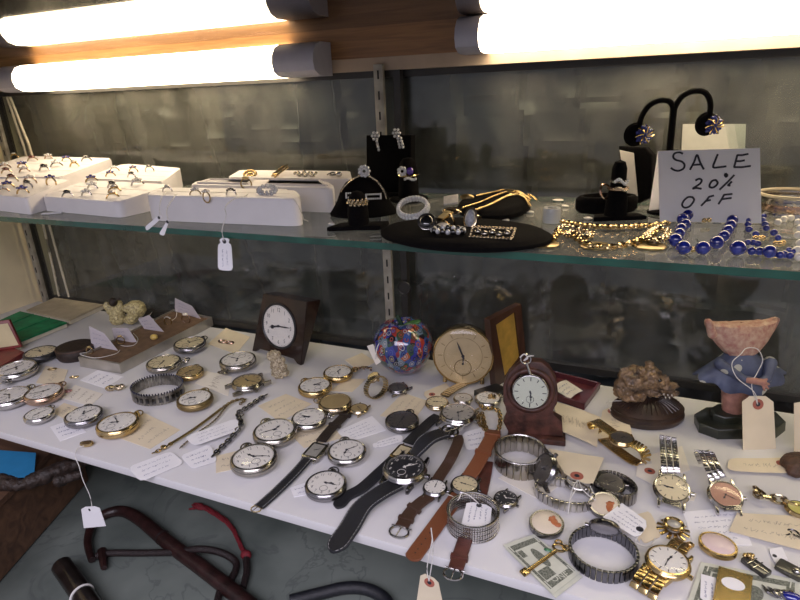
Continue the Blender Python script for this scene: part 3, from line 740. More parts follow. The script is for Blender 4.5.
# expansion bracelet watch leaning, case up
b, m_, R_, c_ = hoop(615, 488, 44, .013, 'steel', .0022, .0034, sy=.8, rot=-.5)
t = thing('wristwatch', 'steel expansion-band wristwatch lying behind the second cameo', 'wristwatch', T(c_), 'wristwatches lying on the deck'); part('bracelet', b, W_['steel'], t)
subhead(t, T(at(610, 486, .006)) @ RZ(.3) @ RX(.15) @ SC(.0135, .0135, .0135), 'nickel', 'graydial')
b, m_, R_, c_ = hoop(564, 494, 60, .010, 'nickel', .002, .005, sy=.62, rot=-.05)
t = thing('wristwatch', 'pale silver wristwatch lying on its expansion band under the manila tag', 'wristwatch', T(c_), 'wristwatches lying on the deck'); part('bracelet', b, W_['silver'], t)
subhead(t, T(at(578, 484, .006)) @ RZ(.6) @ RX(.1) @ SC(.013, .013, .013), 'silver', 'silverdial')
# watch head on its side, showing rim
m_ = T(at(549, 471, .015)) @ RZ(.5) @ RY(-1.05) @ SC(.0165, .0165, .0165)
head(m_, 'dark steel wristwatch head propped on its side right of the steel link bracelet', 'steel', 'graydial', 5, 20, 'bare')
# dark watch head right of the mesh bangle
m_, R_, d_ = frame_at(506, 497, 23, (520, 484), .003)
head(m_, 'small dark-faced steel wristwatch head right of the mesh bangle', 'steel', 'blackdial', 10, 10, 'tick', 'white')
# round silver watch with silver dial behind the black strap
m_, R_, d_ = frame_at(458, 415, 34, (475, 398), .006)
t = head(m_, 'silver wristwatch with silvery dial behind the stitched black strap', 'silver', 'silverdial', 1, 25, 'tick')
wband(t, [(452, 427, .009), (449, 434, .006), (447, 440, .003)], .012, 'silver', .0022, .005, latof((458, 415), (475, 398)), 2)
# small gold tank watches further back
m_, R_, d_ = frame_at(437, 402, 22, (452, 392), .002)
t = head(m_, 'pale gold wristwatch on a striped gold bracelet in front of the round gold clock', 'palegold', 'creamdial', 8, 10, 'tick', lug=False)
wband(t, [(444, 396, .006), (452, 390, .007), (461, 385, .006), (467, 382, .003)], .012, 'palegold', .002, .0042, latof((440, 400), (462, 386)))
m_, R_, d_ = frame_at(463, 397, 18, (478, 392), .002)
t = head(m_, 'oval pale steel wristwatch head in front of the round gold clock', 'nickel', 'silverdial', 8, 10, 'bare', lug=False)
# gold bracelet ring watch standing (left of ornament)
b, m_, R_, c_ = hoop(378, 394, 26, .010, 'gold', .002, .003, sy=.8, rot=.4, z0=.004)
for v in b.verts: v.co = T(c_+V((0, 0, .014))) @ RZ(1.0) @ RX(PI/2-.25) @ T(-c_-V((0, 0, .009))) @ v.co
t = thing('wristwatch', 'gold bracelet wristwatch standing on edge at the foot of the glass ball', 'wristwatch', T(c_), 'wristwatches lying on the deck'); part('bracelet', b, W_['palegold'], t)
subhead(t, T(at(374, 378, .024)) @ RZ(-.5) @ RX(.5) @ SC(.0085, .0085, .0085), 'palegold', 'golddial')
m_, R_, d_ = frame_at(359, 407, 17, (352, 413), .002)
t = head(m_, 'little gold wristwatch head between the closed hunter watch and the standing gold bracelet', 'palegold', 'golddial', 4, 50, 'bare')
m_, R_, d_ = frame_at(398, 387, 19, (405, 384), .002)
head(m_, 'dark pewter watch head just below the glass ball', 'steel', 'graydial', 4, 50, 'bare')
# gold chain-link bracelet pile right of that
b = BM(); chain(b, [at(479, 403, .006), at(485, 409, .008), at(492, 408, .009), at(499, 412, .008), at(500, 424, .006), at(495, 434, .004), at(486, 428, .005), at(482, 414, .006), at(478, 420, .004), at(487, 432, .004)], .0030, .0008)
single('chain_bracelet', b, W_['gold'], 'tangled gold link bracelet against the dark red clock stand', 'bracelet')
b = BM()
links(b, [at(484, 400, .004), at(492, 396, .010), at(499, 401, .004)], .010, .002, .003)
single('charm', b, W_['gold'], 'short gold ribbed charm beside the round white-dialled watch', 'charm')
# chunky chain bracelet at the right edge
b = BM(); chain(b, [at(757, 489, .004), at(760, 495, .008), at(770, 498, .006), at(783, 500, .006), at(796, 505, .006)], .0050, .0016, closed=False)
t = thing('chain_watch', 'chunky pale gold chain bracelet watch cut by the right photo edge', 'wristwatch', T(at(778, 500, 0))); part('chain', b, W_['palegold'], t)
b = BM(); m_, R_, d_ = frame_at(800, 507, 24, (785, 502), .002); lathe(b, [(0, 0), (.8, 0), (1, .2), (.9, .45), (0, .45)], m_, 30); part('case', b, W_['gold'], t)
b = BM(); lathe(b, [(0, .47), (.8, .47)], m_, 30); part('dial', b, mat('yellow_green_dial', (.55, .5, .15), .3), t)
# ------------------------------------------------------------------ standing pieces on the deck
def pframe(P0, P1, lean=0.0):
    """frame with X along P0->P1, Y up the face, Z out of the face towards the viewer"""
    P0 = V(P0); x = (V(P1)-P0); x.z = 0; x.normalize(); z = x.cross(V((0, 0, 1))).normalized()
    if z.dot(O-P0) < 0: z = -z
    y = V((0, 0, 1)); m = M.Identity(4)
    if lean:
        q = M.Rotation(-lean if True else lean, 4, x); zz = (q @ z); yy = (q @ y)
        if zz.z < 0: q = M.Rotation(lean, 4, x); zz = q @ z; yy = q @ y
        z, y = zz, yy
    if x.cross(y).dot(z) < 0: pass
    for i in range(3): m[i][0] = x[i]; m[i][1] = y[i]; m[i][2] = z[i]; m[i][3] = P0[i]
    return m
def onf(m, px, py):
    P = m.translation; N = m.to_3x3() @ V((0, 0, 1)); return m.inverted() @ atp(px, py, P, N)
def upm(px, py, z=0.0):
    """local frame in picture-pixel-sized units: X right, Y away, Z up, at a point on the deck"""
    P = at(px, py, z); s = (P-O).dot(cF)/FPX; m = M.Identity(4)
    for i in range(3): m[i][0] = r0[i]*s; m[i][1] = u0.cross(r0)[i]*0+V((-math.sin(yaw), math.cos(yaw), 0))[i]*s; m[i][2] = (0, 0, s)[i]; m[i][3] = P[i]
    return m, s
# wooden desk clock
m_mahog = wood('dark_mahogany', (.030, .012, .008), (.012, .006, .004), .22, (20, 4, 4), .3)
f = pframe(at(252, 351), at(302, 366), .16)
cs = [onf(f, *p) for p in ((252, 352), (263, 293.5), (307, 302), (301, 366))]
t = thing('desk_clock', 'dark wooden desk clock with round white dial, standing behind the pocket watches', 'clock', T(f.translation))
b = BM(); xb0, xt0, xt1, xb1 = cs[0].x, cs[1].x, cs[2].x, cs[3].x; yt = cs[1].y; yt1 = cs[2].y
ol = [(xb0, 0), (xt0, yt), (xt1, yt1), (xb1, 0), (xb1-.008, .001), (xb1-.014, .008), (xb0+.014, .008), (xb0+.008, .001)]
lo = [b.verts.new(f @ V((x+ (.004 if x > 0.01 else 0)*y/yt, y, -.006-.018*y/yt))) for x, y in ol]; hi = [b.verts.new(f @ V((x, y, 0))) for x, y in ol]
b.faces.new(lo[::-1]); b.faces.new(hi); n = len(ol)
for i in range(n): b.faces.new([lo[i], lo[(i+1) % n], hi[(i+1) % n], hi[i]])
bmesh.ops.bevel(b, geom=b.edges[:], offset=.0007, segments=2, affect='EDGES')
part('body', b, m_mahog, t)
dc = onf(f, 279, 326); rw = abs(onf(f, 294.5, 328).x-onf(f, 264, 323).x)/2
fm = f @ T(V((dc.x, dc.y, .0006)))
b = BM(); lathe(b, [(rw*1.0, 0), (rw*1.05, .0014), (rw*1.12, .0008), (rw*1.12, -.001)], fm, 48); part('bezel', b, W_['blackcase'], t)
b = BM(); lathe(b, [(0, .0002), (rw, .0002)], fm, 48); part('dial', b, W_['white'], t)
b = BM(); digits(b, rw*.78, rw*.27, .0005, squeeze=.85)
for i in range(60): box(b, (0, rw*.955, .0004), (rw*.012, rw*.035, .0002), RZ(-i*PI/30))
b.transform(fm); part('numerals', b, W_['ink'], t)
b = BM(); hand(b, math.radians(256), rw*.62, rw*.045, .0008, rw*.08, True); hand(b, math.radians(86), rw*.80, rw*.03, .0012, rw*.1, False)
cyl(b, (0, 0, 0), (0, 0, .0016), rw*.06)
for v in b.verts: v.co.z = min(v.co.z, .0022)
b.transform(fm); part('hands', b, W_['ink'], t)
b = BM(); lathe(b, [(rw*.99, .0014), (rw*.6, .0026), (0, .003)], fm, 40); part('crystal', b, W_['crystal'], t)
# ivory carved figure in front of it
m_ivory = mat('aged_ivory', (.66, .57, .40), .4, 0, .2, 500, .5, 900, col2=(.13, .09, .045))
um, s = upm(280, 377)
b = blob([((0, 0, 5), (8, 7, 6)), ((-1, 0, 13), (7, 6, 7)), ((-3, 0, 23), (7, 6, 6)), ((4, -3, 20), (4, 4, 4)), ((-7, -2, 24), (3, 3, 4)), ((5, -3, 12), (4, 4, 4)), ((0, -3, 27), (4, 3, 3)), ((6, -2, 5), (4, 4, 3))], .9, nz=1.2, ns=.35); b.transform(um)
single('carved_figure', b, m_ivory, 'small ivory carved figure standing in front of the dark desk clock', 'figurine')
# millefiori glass ball
m_mf = bpy.data.materials.new('millefiori_glass'); m_mf.use_nodes = True; nt = m_mf.node_tree; pb = nt.nodes['Principled BSDF']
tc = nt.nodes.new('ShaderNodeTexCoord'); vo = nt.nodes.new('ShaderNodeTexVoronoi'); vo.inputs['Scale'].default_value = 135
mp_ = nt.nodes.new('ShaderNodeMapping'); mp_.inputs['Scale'].default_value = (1, 1, .72); nt.links.new(tc.outputs['Object'], mp_.inputs[0]); nt.links.new(mp_.outputs[0], vo.inputs['Vector'])
sp = nt.nodes.new('ShaderNodeSeparateColor'); nt.links.new(vo.outputs['Color'], sp.inputs[0])
c1 = nt.nodes.new('ShaderNodeValToRGB'); c1.color_ramp.interpolation = 'CONSTANT'; e = c1.color_ramp.elements
pal = [(.015, .02, .14), (.30, .025, .02), (.03, .07, .24), (.03, .07, .04), (.34, .09, .03), (.12, .18, .24), (.20, .02, .03), (.015, .015, .025), (.03, .035, .26)]
e[0].position = 0; e[0].color = (*pal[0], 1); e[1].position = 1/9; e[1].color = (*pal[1], 1)
for i in range(2, 9): q = e.new(i/9); q.color = (*pal[i], 1)
nt.links.new(sp.outputs[0], c1.inputs[0])
c2 = nt.nodes.new('ShaderNodeValToRGB'); c2.color_ramp.interpolation = 'CONSTANT'; e = c2.color_ramp.elements
p2 = [(.32, .32, .34), (.30, .06, .04), (.05, .09, .30), (.30, .25, .12), (.015, .015, .06)]
e[0].position = 0; e[0].color = (*p2[0], 1); e[1].position = .2; e[1].color = (*p2[1], 1)
for i in range(2, 5): q = e.new(i/5); q.color = (*p2[i], 1)
nt.links.new(sp.outputs[1], c2.inputs[0])
rg = nt.nodes.new('ShaderNodeValToRGB'); rg.color_ramp.interpolation = 'CONSTANT'; e = rg.color_ramp.elements
e[0].position = 0; e[0].color = (1, 1, 1, 1); e[1].position = .22; e[1].color = (0, 0, 0, 1); q = e.new(.36); q.color = (1, 1, 1, 1); q = e.new(.46); q.color = (0, 0, 0, 1)
nt.links.new(vo.outputs['Distance'], rg.inputs[0]); mx = nt.nodes.new('ShaderNodeMixRGB')
nt.links.new(rg.outputs[0], mx.inputs[0]); nt.links.new(c1.outputs[0], mx.inputs[1]); nt.links.new(c2.outputs[0], mx.inputs[2]); nt.links.new(mx.outputs[0], pb.inputs['Base Color'])
pb.inputs['Roughness'].default_value = .12; pb.inputs['Coat Weight'].default_value = .8
um, s = upm(404, 372); R = 29.5
t = thing('glass_apple', 'apple-shaped glass ball covered in red, blue and white flower canes', 'ornament', T(um.translation))
b = BM(); pr = []
for i in range(25):
    a = -PI/2+PI*i/24; r_ = R*math.cos(a)*(1+.03*math.sin(a)); z = R*.90*math.sin(a)
    if a > .9: z -= R*.28*((a-.9)/(PI/2-.9))**2
    pr.append((max(0, r_*(1-.10*max(0, -math.sin(a)))) if 0 < i < 24 else 0, z*1.10+R*.99))
lathe(b, pr, um, 44); part('ball', b, m_mf, t)
b = BM(); tube(b, [um @ V((0, 0, R*1.55)), um @ V((-2, 0, R*1.85)), um @ V((-5, 0, R*2.08))], 3.0*s, 8, 4, taper=lambda q: 1-.4*q); part('stem', b, mat('dark_green_glass', (.02, .05, .03), .15, 0, .2, 50), t)
b = BM(); ell(b, (9, -3, R*1.80), (10, 5, 2.6), T(V((9, -2, R*1.8))) @ RY(-.3) @ T(V((-9, 2, -R*1.8)))); b.transform(um); part('leaf', b, mat('green_glass', (.06, .16, .05), .15, 0, .2, 50), t)
b = BM(); tube(b, [um @ V(p) for p in ((-8, -4, R*1.75), (2, -10, R*1.78), (5, 6, R*1.74), (-6, 7, R*1.72), (-9, -4, R*1.70), (-16, -13, R*1.58), (-24, -16, R*1.25), (-27, -16, R*.8))], .45*s*1.3, 5); part('string', b, W_['string'], t)
card([(367, 346), (373, 344), (382, 361), (376, 365)], 'small white tag leaning against the left side of the glass ball', 'card2', 'rect', P=tuple(um @ V((-24, -22, 0))), N=(r0.x*-.3-math.sin(yaw)*-1, -.9, .3))
# round gold clock
m_gface = mat('champagne_dial', (.60, .47, .27), .35, .35, .1, 30)
f = pframe(at(446, 386), at(480, 388), .10)
o_ = onf(f, 463, 354); Rg = abs(onf(f, 494, 354).x-onf(f, 432, 354).x)/2
fm = f @ T(V((o_.x, Rg*.99+.0035, 0)))
t = thing('round_clock', 'round gold-rimmed clock with champagne dial standing behind the watches', 'clock', T(fm @ V((0, -Rg, 0))))
b = BM(); lathe(b, [(0, -.020), (Rg*.90, -.020), (Rg*.98, -.016), (Rg, -.003), (Rg*.985, .001), (Rg*.95, .002), (Rg*.93, 0), (0, -.001)], fm, 64); part('case', b, W_['gold'], t)
b = BM(); lathe(b, [(Rg*.93, .0005), (0, .0005)], fm, 56); part('dial', b, m_gface, t)
b = BM()
for i in range(12): box(b, (0, Rg*.74, .0007), (Rg*.022, Rg*.13, .0003), RZ(-i*PI/6))
for i in range(60): box(b, (0, Rg*.84, .0007), (Rg*.006, Rg*.02, .0002), RZ(-i*PI/30))
torus(b, (0, 0, .0006), Rg*.62, Rg*.006, None, 60, 4); b.transform(fm); part('hour_marks', b, W_['brass'], t)
b = BM(); torus(b, (0, -Rg*.40, .0007), Rg*.27, Rg*.012, None, 40, 4)
for i in range(12): box(b, (0, Rg*.22, .0007), (Rg*.01, Rg*.04, .0002), T(V((0, -Rg*.4, 0))) @ RZ(-i*PI/6))
b.transform(fm); part('seconds_dial', b, W_['brass'], t)
b = BM(); hand(b, math.radians(338), Rg*.52, Rg*.028, .0012, Rg*.1, False); hand(b, math.radians(176), Rg*.26, Rg*.02, .0016, .0, False)
lathe(b, [(Rg*.05, .001), (Rg*.05, .0022), (0, .0022)], None, 14); lathe(b, [(Rg*.035, .001), (Rg*.035, .002), (0, .002)], T(V((0, -Rg*.26, 0))), 14)
for v in b.verts: v.co.z = min(v.co.z, .0024)
b.transform(fm); part('hands', b, W_['ink'], t)
b = BM(); lathe(b, [(Rg*.94, .001), (Rg*.9, .0045), (Rg*.7, .0075), (Rg*.35, .009), (0, .0095)], fm, 48); part('crystal', b, W_['crystal'], t)
for sx in (-.62, .62):
    b = BM(); cyl(b, fm @ V((sx*Rg, -Rg*.74, -.012)), V(((fm @ V((sx*Rg*1.0, -Rg, -.010))).x, (fm @ V((sx*Rg*1.0, -Rg, -.010))).y, .0005)), .0022, .0028, 12)
    part('foot', b, W_['gold'], t)
# open upright watch box with yellow lining
m_wbox = wood('walnut_box', (.07, .028, .016), (.035, .014, .008), .35, (20, 4, 4), .3)
f = pframe(at(496, 387), at(527, 369), .05)
Y_ = onf(f, 489, 321).y
t = thing('watch_box', 'open dark wooden watch box standing on end, its lid lined with yellow', 'box', T(f.translation))
TL, TR, BR, BL = [onf(f, *p) for p in ((490, 320), (521, 304), (527, 369), (496, 387))]
iTL, iTR, iBR, iBL = [onf(f, *p) for p in ((496, 325), (515, 312), (520, 357), (505, 377))]
b = BM()
outer = [TL, TR, BR, BL]; inner = [iTL, iTR, iBR, iBL]
def P3(p, z): return f @ V((p.x, p.y, z))
for z0_, z1_ in ((0, -.009),):
    A = [b.verts.new(P3(p, z0_)) for p in outer]; B = [b.verts.new(P3(p, z0_)) for p in inner]
    A2 = [b.verts.new(P3(p, z1_)) for p in outer]; B2 = [b.verts.new(P3(p, -.0022)) for p in inner]
    for i in range(4):
        j = (i+1) % 4; b.faces.new([A[i], A[j], B[j], B[i]]); b.faces.new([A[i], A[j], A2[j], A2[i]]); b.faces.new([B[i], B[j], B2[j], B2[i]])
    b.faces.new(A2)
part('lid', b, m_wbox, t)
b = BM(); b.faces.new([b.verts.new(P3(p, -.0018)) for p in inner]); r_ = bmesh.ops.solidify(b, geom=b.faces[:], thickness=.0008); part('yellow_lining', b, mat('yellow_satin', (.72, .47, .10), .5, 0, .15, 60), t)
b = BM(); q = [at(474, 393, .004), at(496, 386, .004), at(507, 391, .004), at(487, 400, .004)]
lo = [b.verts.new(V((p.x, p.y, .0005))) for p in q]; hi = [b.verts.new(V((p.x, p.y, .008))) for p in q]
b.faces.new(lo[::-1]); b.faces.new(hi)
for i in range(4): b.faces.new([lo[i], lo[(i+1) % 4], hi[(i+1) % 4], hi[i]])
part('base', b, W_['blackcase'], t)
# watch stand with a pocket watch in it
m_redwood = mat('red_brown_carved_wood', (.105, .036, .024), .5, 0, .35, 90, .4, 400, coat=.1)
f = pframe(at(509, 437), at(564, 443), .14)
ol = [(509, 435), (503, 422), (508, 412), (503, 402), (503, 386), (508, 373), (517, 366), (522, 361), (541, 362), (549, 368), (556, 380), (558, 395), (557, 404), (551, 411), (553, 416), (562, 421), (563, 437)]
t = thing('watch_stand', 'dark red carved wooden clock-shaped watch stand in the middle of the deck', 'stand', T(f.translation))
b = BM(); pts = [onf(f, *p) for p in ol]; prism(b, [(p.x, max(.004, p.y)) for p in pts][::-1], -.014, 0, f, .0015); part('body', b, m_redwood, t)
b = BM(); box(b, ((onf(f, 564, 440).x+0)/2, .003, -.004), (onf(f, 567, 440).x, .006, .026), f, .0012); part('plinth', b, m_redwood, t)
c_ = onf(f, 530.5, 390); rr = abs(onf(f, 549, 391).x-onf(f, 512, 389).x)/2
fm = f @ T(V((c_.x, c_.y, .0002)))
b = BM(); torus(b, (0, 0, .001), rr*1.17, rr*.15, fm, 48, 10); part('moulded_ring', b, m_redwood, t)
pw = thing('pocket_watch', 'pocket watch with pale green dial and looped bow mounted in the dark red stand', 'pocket watch', fm @ SC(rr*1.03, rr*1.03, rr*.8))
part('case', cached('case', None, 'steel') if ('case', 'steel') in CA else cached('case', lambda b: lathe(b, [(0, 0), (1, .24), (0, .42)], None, 44), 'steel'), None, pw, False)
face_parts(pw, 'palegreendial', 5.75*PI/6, 29*PI/30, R=.9, z=.44, style='tick')
c2_ = onf(f, 526, 358)
b = BM(); torus(b, (c2_.x, c2_.y, .004), .0052, .0009, f, 28, 6); cyl(b, f @ V((c_.x-.001, c_.y+rr, .004)), f @ V((c2_.x+.001, c2_.y-.004, .004)), .0016); part('bow', b, W_['silver'], pw)
b = BM(); tube(b, [f @ V((c2_.x+x, c2_.y+y, .006)) for x, y in ((-.006, .002), (-.002, .006), (.002, .002), (-.002, -.001), (.003, .004), (.008, .005))], .0006, 5); part('string', b, W_['string'], pw)
# shallow mahogany tray
m_maro = mat('maroon_lacquer', (.12, .025, .03), .35, 0, .2, 50, coat=.3)
q = [at(546, 375), at(600, 389), at(584, 411), at(534, 394)]; cc = (q[0]+q[2])/2
t = thing('wooden_tray', 'shallow maroon wooden tray holding a white paper behind the manila tags', 'tray', T(cc))
b = BM(); h = .009
for i in range(4):
    a_, c2 = q[i], q[(i+1) % 4]; d = (c2-a_).normalized(); nn = V((-d.y, d.x, 0)); nn = nn if nn.dot(cc-a_) > 0 else -nn
    b_lo = [a_, c2, c2+nn*.003-d*.0, a_+nn*.003]; lo = [b.verts.new(p+V((0, 0, .001))) for p in b_lo]; hi = [b.verts.new(p+V((0, 0, h))) for p in b_lo]
    b.faces.new(lo[::-1]); b.faces.new(hi)
    for k in range(4): b.faces.new([lo[k], lo[(k+1) % 4], hi[(k+1) % 4], hi[k]])
part('rim', b, m_maro, t)
b = BM(); lo = [b.verts.new(p+V((0, 0, .001))) for p in q]; hi = [b.verts.new(p+V((0, 0, .0022))) for p in q]; b.faces.new(lo[::-1]); b.faces.new(hi)
for k in range(4): b.faces.new([lo[k], lo[(k+1) % 4], hi[(k+1) % 4], hi[k]])
part('floor_panel', b, m_maro, t)
card([(552, 388), (566, 380), (583, 391), (570, 399)], 'white paper lying in the maroon tray', 'card2', 'rect', z=.006, name='paper', cat='paper', curl=.002, write=(3, .1, .9, .15, .85))
# carved animal head on an oval base
m_rust = mat('mottled_bronze', (.34, .22, .12), .3, .3, .4, 110, .5, 900, col2=(.035, .024, .02), coat=.3)
m_dkwood = mat('dark_turned_wood', (.055, .03, .02), .4, 0, .3, 60, .2, 300, coat=.2)
um, s = upm(650, 420)
t = thing('carved_animal_head', 'mottled bronze animal head facing right on an oval ridged dark base', 'figurine', T(um.translation))
b = BM(); e_ = SC(1, .72, 1); lathe(b, [(0, 0), (34, 0), (36, 3), (36, 6), (33, 8), (33, 10), (35, 12), (28, 17), (20, 21), (12, 23), (0, 23)], um @ T(V((-1, 6, 0))) @ e_, 48); part('base', b, m_dkwood, t)
b = BM()
for i in range(36):
    a = 2*PI*i/36; tube(b, [um @ T(V((-1, 6, 0))) @ V((r_*math.cos(a), .72*r_*math.sin(a), z)) for r_, z in ((31, 15.5), (22, 20.5), (13, 23))], .7*s, 5, 2)
part('carved_ridge', b, m_dkwood, t)
um0 = um; um = um @ T(V((-7, 0, 0)))
b = blob([((-10, 6, 42), (17, 13, 15)), ((-20, 6, 34), (10, 11, 12)), ((4, 4, 46), (11, 10, 11)), ((12, 2, 42), (10, 8, 8)), ((20, 0, 36), (8, 6, 6)), ((24, 0, 29), (8, 5, 3.4)), ((10, 2, 31), (12, 7, 5)), ((-22, 4, 52), (5, 4, 6)), ((3, 9, 57), (4, 4, 5)), ((-8, -2, 56), (5, 4, 5)), ((26, -1, 38), (4, 4, 3)), ((-12, 6, 26), (15, 12, 5)), ((6, -5, 46), (3.4, 3, 3))], .95, nz=1.7, ns=.22)
b.transform(um); part('head', b, m_rust, t)
b = BM()
for x, z in ((14, 33), (18, 32), (22, 31.5), (16, 29.5), (20, 29)): cyl(b, um @ V((x, -6, z)), um @ V((x+.5, -6.5, z-2)), .7*s, .2*s, 6)
part('tooth', b, W_['pearl'], t)
b = BM(); ell(b, um @ V((8, -7, 48)), (1.7*s,)*3); part('eye', b, W_['onyx'], t)
# girl in a bonnet
m_dress = mat('blue_painted_dress', (.085, .105, .18), .5, 0, .25, 60, .2, 200, col2=(.04, .05, .095))
nt = m_dress.node_tree; vo = nt.nodes.new('ShaderNodeTexVoronoi'); vo.inputs['Scale'].default_value = 62; tc = [n for n in nt.nodes if n.type == 'TEX_COORD'][0]; nt.links.new(tc.outputs['Object'], vo.inputs['Vector'])
th = nt.nodes.new('ShaderNodeMath'); th.operation = 'LESS_THAN'; th.inputs[1].default_value = .27; nt.links.new(vo.outputs['Distance'], th.inputs[0])
mx = nt.nodes.new('ShaderNodeMixRGB'); mx.inputs[2].default_value = (.42, .42, .36, 1); cr0 = [n for n in nt.nodes if n.type == 'VALTORGB'][0]
nt.links.new(th.outputs[0], mx.inputs[0]); nt.links.new(cr0.outputs[0], mx.inputs[1]); nt.links.new(mx.outputs[0], nt.nodes['Principled BSDF'].inputs['Base Color'])
m_bon = mat('pink_beige_bonnet', (.52, .37, .27), .6, 0, .2, 200, .7, 500, col2=(.36, .16, .13))
m_skin = mat('painted_pink', (.45, .22, .17), .5, 0, .2, 100)
m_gbase = mat('dark_green_base', (.035, .04, .028), .35, 0, .3, 40, coat=.3)
um, s = upm(738, 428)
for i in range(3): um[i][2] -= um[i][0]*.13
t = thing('bonnet_figurine', 'girl figurine in pink bonnet and spotted blue dress on a dark green base', 'figurine', T(um.translation))
b = BM(); ol = [(-42, -5), (-30, -18), (25, -20), (42, -8), (44, 10), (30, 24), (-20, 24), (-38, 12)]; prism(b, ol, 0, 11, um, 1.2*s)
ol = [(x*.62, y*.62+2) for x, y in ol]; prism(b, ol, 11, 19, um, 2*s); part('base', b, m_gbase, t)
b = blob([((-4, 4, 18), (-4, 4, 40), 10, 11), ((8, 5, 18), (8, 5, 38), 8, 10)], 1.0); b.transform(um); part('legs', b, m_skin, t)
b = BM(); rings = []; NN = 56   # scalloped flaring dress
for (k, (rx, ry, z)) in enumerate([(10, 8, 84), (18, 12, 77), (27, 14, 67), (36, 17, 57), (43, 19, 48), (42, 19, 45), (34, 16, 48), (10, 8, 62)]):
    rg = []
    for i in range(NN):
        a = 2*PI*i/NN; fl = max(0, (78-z)/30); w = 1+.06*fl*math.cos(a*9)
        x = rx*math.cos(a)*w; zz = z-4*fl*math.cos(a*9)*.35+ (abs(math.cos(a))**1.5)*fl*12
        rg.append(b.verts.new(um @ V((x+2, ry*math.sin(a)*w+4, zz))))
    rings.append(rg)
for A, B in zip(rings, rings[1:]):
    for i in range(NN): b.faces.new([A[i], A[(i+1) % NN], B[(i+1) % NN], B[i]])
b.faces.new(rings[0]); part('dress', b, m_dress, t)
b = blob([((-22, -4, 74), (-6, -16, 64), 6, 4), ((-6, -16, 64), (6, -18, 62), 4, 3.4)], .9); b.transform(um); part('sleeve', b, m_dress, t)
b = blob([((26, -4, 74), (16, -16, 64), 6, 4), ((16, -16, 64), (8, -18, 61), 4, 3.4)], .9); b.transform(um); part('sleeve', b, m_dress, t)
b = blob([((4, -19, 63), (10, -20, 62), 3.4, 3.2), ((10, -20, 62), (15, -20, 60), 1.5, 1.2), ((10, -20, 60), (14, -21, 56), 1.5, 1.1), ((9, -21, 60), (10, -22, 55), 1.4, 1.1), ((-4, -18, 64), (4, -19, 63), 3, 3.2), ((8, -20, 64), (13, -20, 65), 1.4, 1.1)], .6); b.transform(um); part('hands', b, m_skin, t)
b = BM(); rings = []      # deep fan-shaped bonnet
for k, (rx, ry, z, sag) in enumerate([(13, 8, 80, 0), (18, 10, 85, 0), (25, 11, 93, 1), (31, 11, 103, 1.5), (35, 9, 112, 2.5), (34.5, 7, 114, 2.8), (33, 4, 114.5, 2.8), (30, 1.5, 114, 2.5)]):
    rg = []
    for i in range(NN):
        a = 2*PI*i/NN; c_ = abs(math.cos(a)); hh = sag*(c_**3)*1.3
        rg.append(b.verts.new(um @ V((rx*math.cos(a)*(1+.02*math.cos(a*14))+2, ry*math.sin(a)+4+ (5 if math.sin(a) < 0 else 0)*k/8, z+hh-sag*.7))))
    rings.append(rg)
for A, B in zip(rings, rings[1:]):
    for i in range(NN): b.faces.new([A[i], A[(i+1) % NN], B[(i+1) % NN], B[i]])
b.faces.new(rings[0]); b.faces.new(rings[-1])
for v in b.verts: v.co += V((0, 0, 1))*s*1.1*noise.noise(v.co*260)
part('bonnet', b, m_bon, t)
b = blob([((-28, 0, 104), (-32, -1, 117), 4.5, 3.4)], .9); b.transform(um); part('bonnet_bow', b, m_bon, t)
fy = (um @ V((0, -27, 0))).y
PT = um @ V((6, -36, 0)); NT = V((math.sin(yaw), -math.cos(yaw), .28)).normalized()
t2 = card([(742, 396), (743, 454), (776, 454), (773, 396)], 'large manila tag propped against the bonnet figurine', 'card', 'tag', P=tuple(PT), N=tuple(NT), hole=(.14, .5, .0055, 'redring'), th=.0007)
cord([atp(x, y, PT, NT)+NT*.001 for x, y in ((757, 404), (751, 385), (757, 372), (762, 360), (757, 349), (746, 348))]+[um @ V((x, y, z)) for x, y, z in ((-10, -16, 90), (-20, -20, 83), (-17, -24, 70), (-2, -26, 56))]+[atp(757, 404, PT, NT)+NT*.001], t2)
# long silver tray with brown lining
m_br = mat('brown_velvet_lining', (.17, .10, .055), .8, 0, .2, 90)
zt = .016; q = [at(78, 357, zt), at(119, 364, zt), at(212, 317, zt), at(174, 309, zt)]
t = thing('ring_display_tray', 'long silver-edged display tray lined in brown, holding rings and tags', 'tray', T(V((sum(p.x for p in q)/4, sum(p.y for p in q)/4, 0))))
cc = sum(q, V())/4; b = BM()
for i in range(4):
    a_, c2 = q[i], q[(i+1) % 4]; ia, ic = a_.lerp(cc, .03), c2.lerp(cc, .03)
    vs = [b.verts.new(V((p.x, p.y, z))) for p, z in ((a_, .0005), (c2, .0005), (c2, zt), (a_, zt), (ia, zt), (ic, zt), (ic, .010), (ia, .010))]
    b.faces.new([vs[0], vs[1], vs[2], vs[3]]); b.faces.new([vs[3], vs[2], vs[5], vs[4]]); b.faces.new([vs[4], vs[5], vs[6], vs[7]])
b.faces.new([b.verts.new(V((p.x, p.y, .0005))) for p in q]); part('case', b, mat('brushed_silver_edge', (.55, .52, .46), .35, .75, .1, 40), t)
b = BM(); qq = [p.lerp(cc, .025) for p in q]; lo = [b.verts.new(V((p.x, p.y, .009))) for p in qq]; hi = [b.verts.new(V((p.x, p.y, .013))) for p in qq]; b.faces.new(lo[::-1]); b.faces.new(hi)
for k in range(4): b.faces.new([lo[k], lo[(k+1) % 4], hi[(k+1) % 4], hi[k]])
part('lining', b, m_br, t)
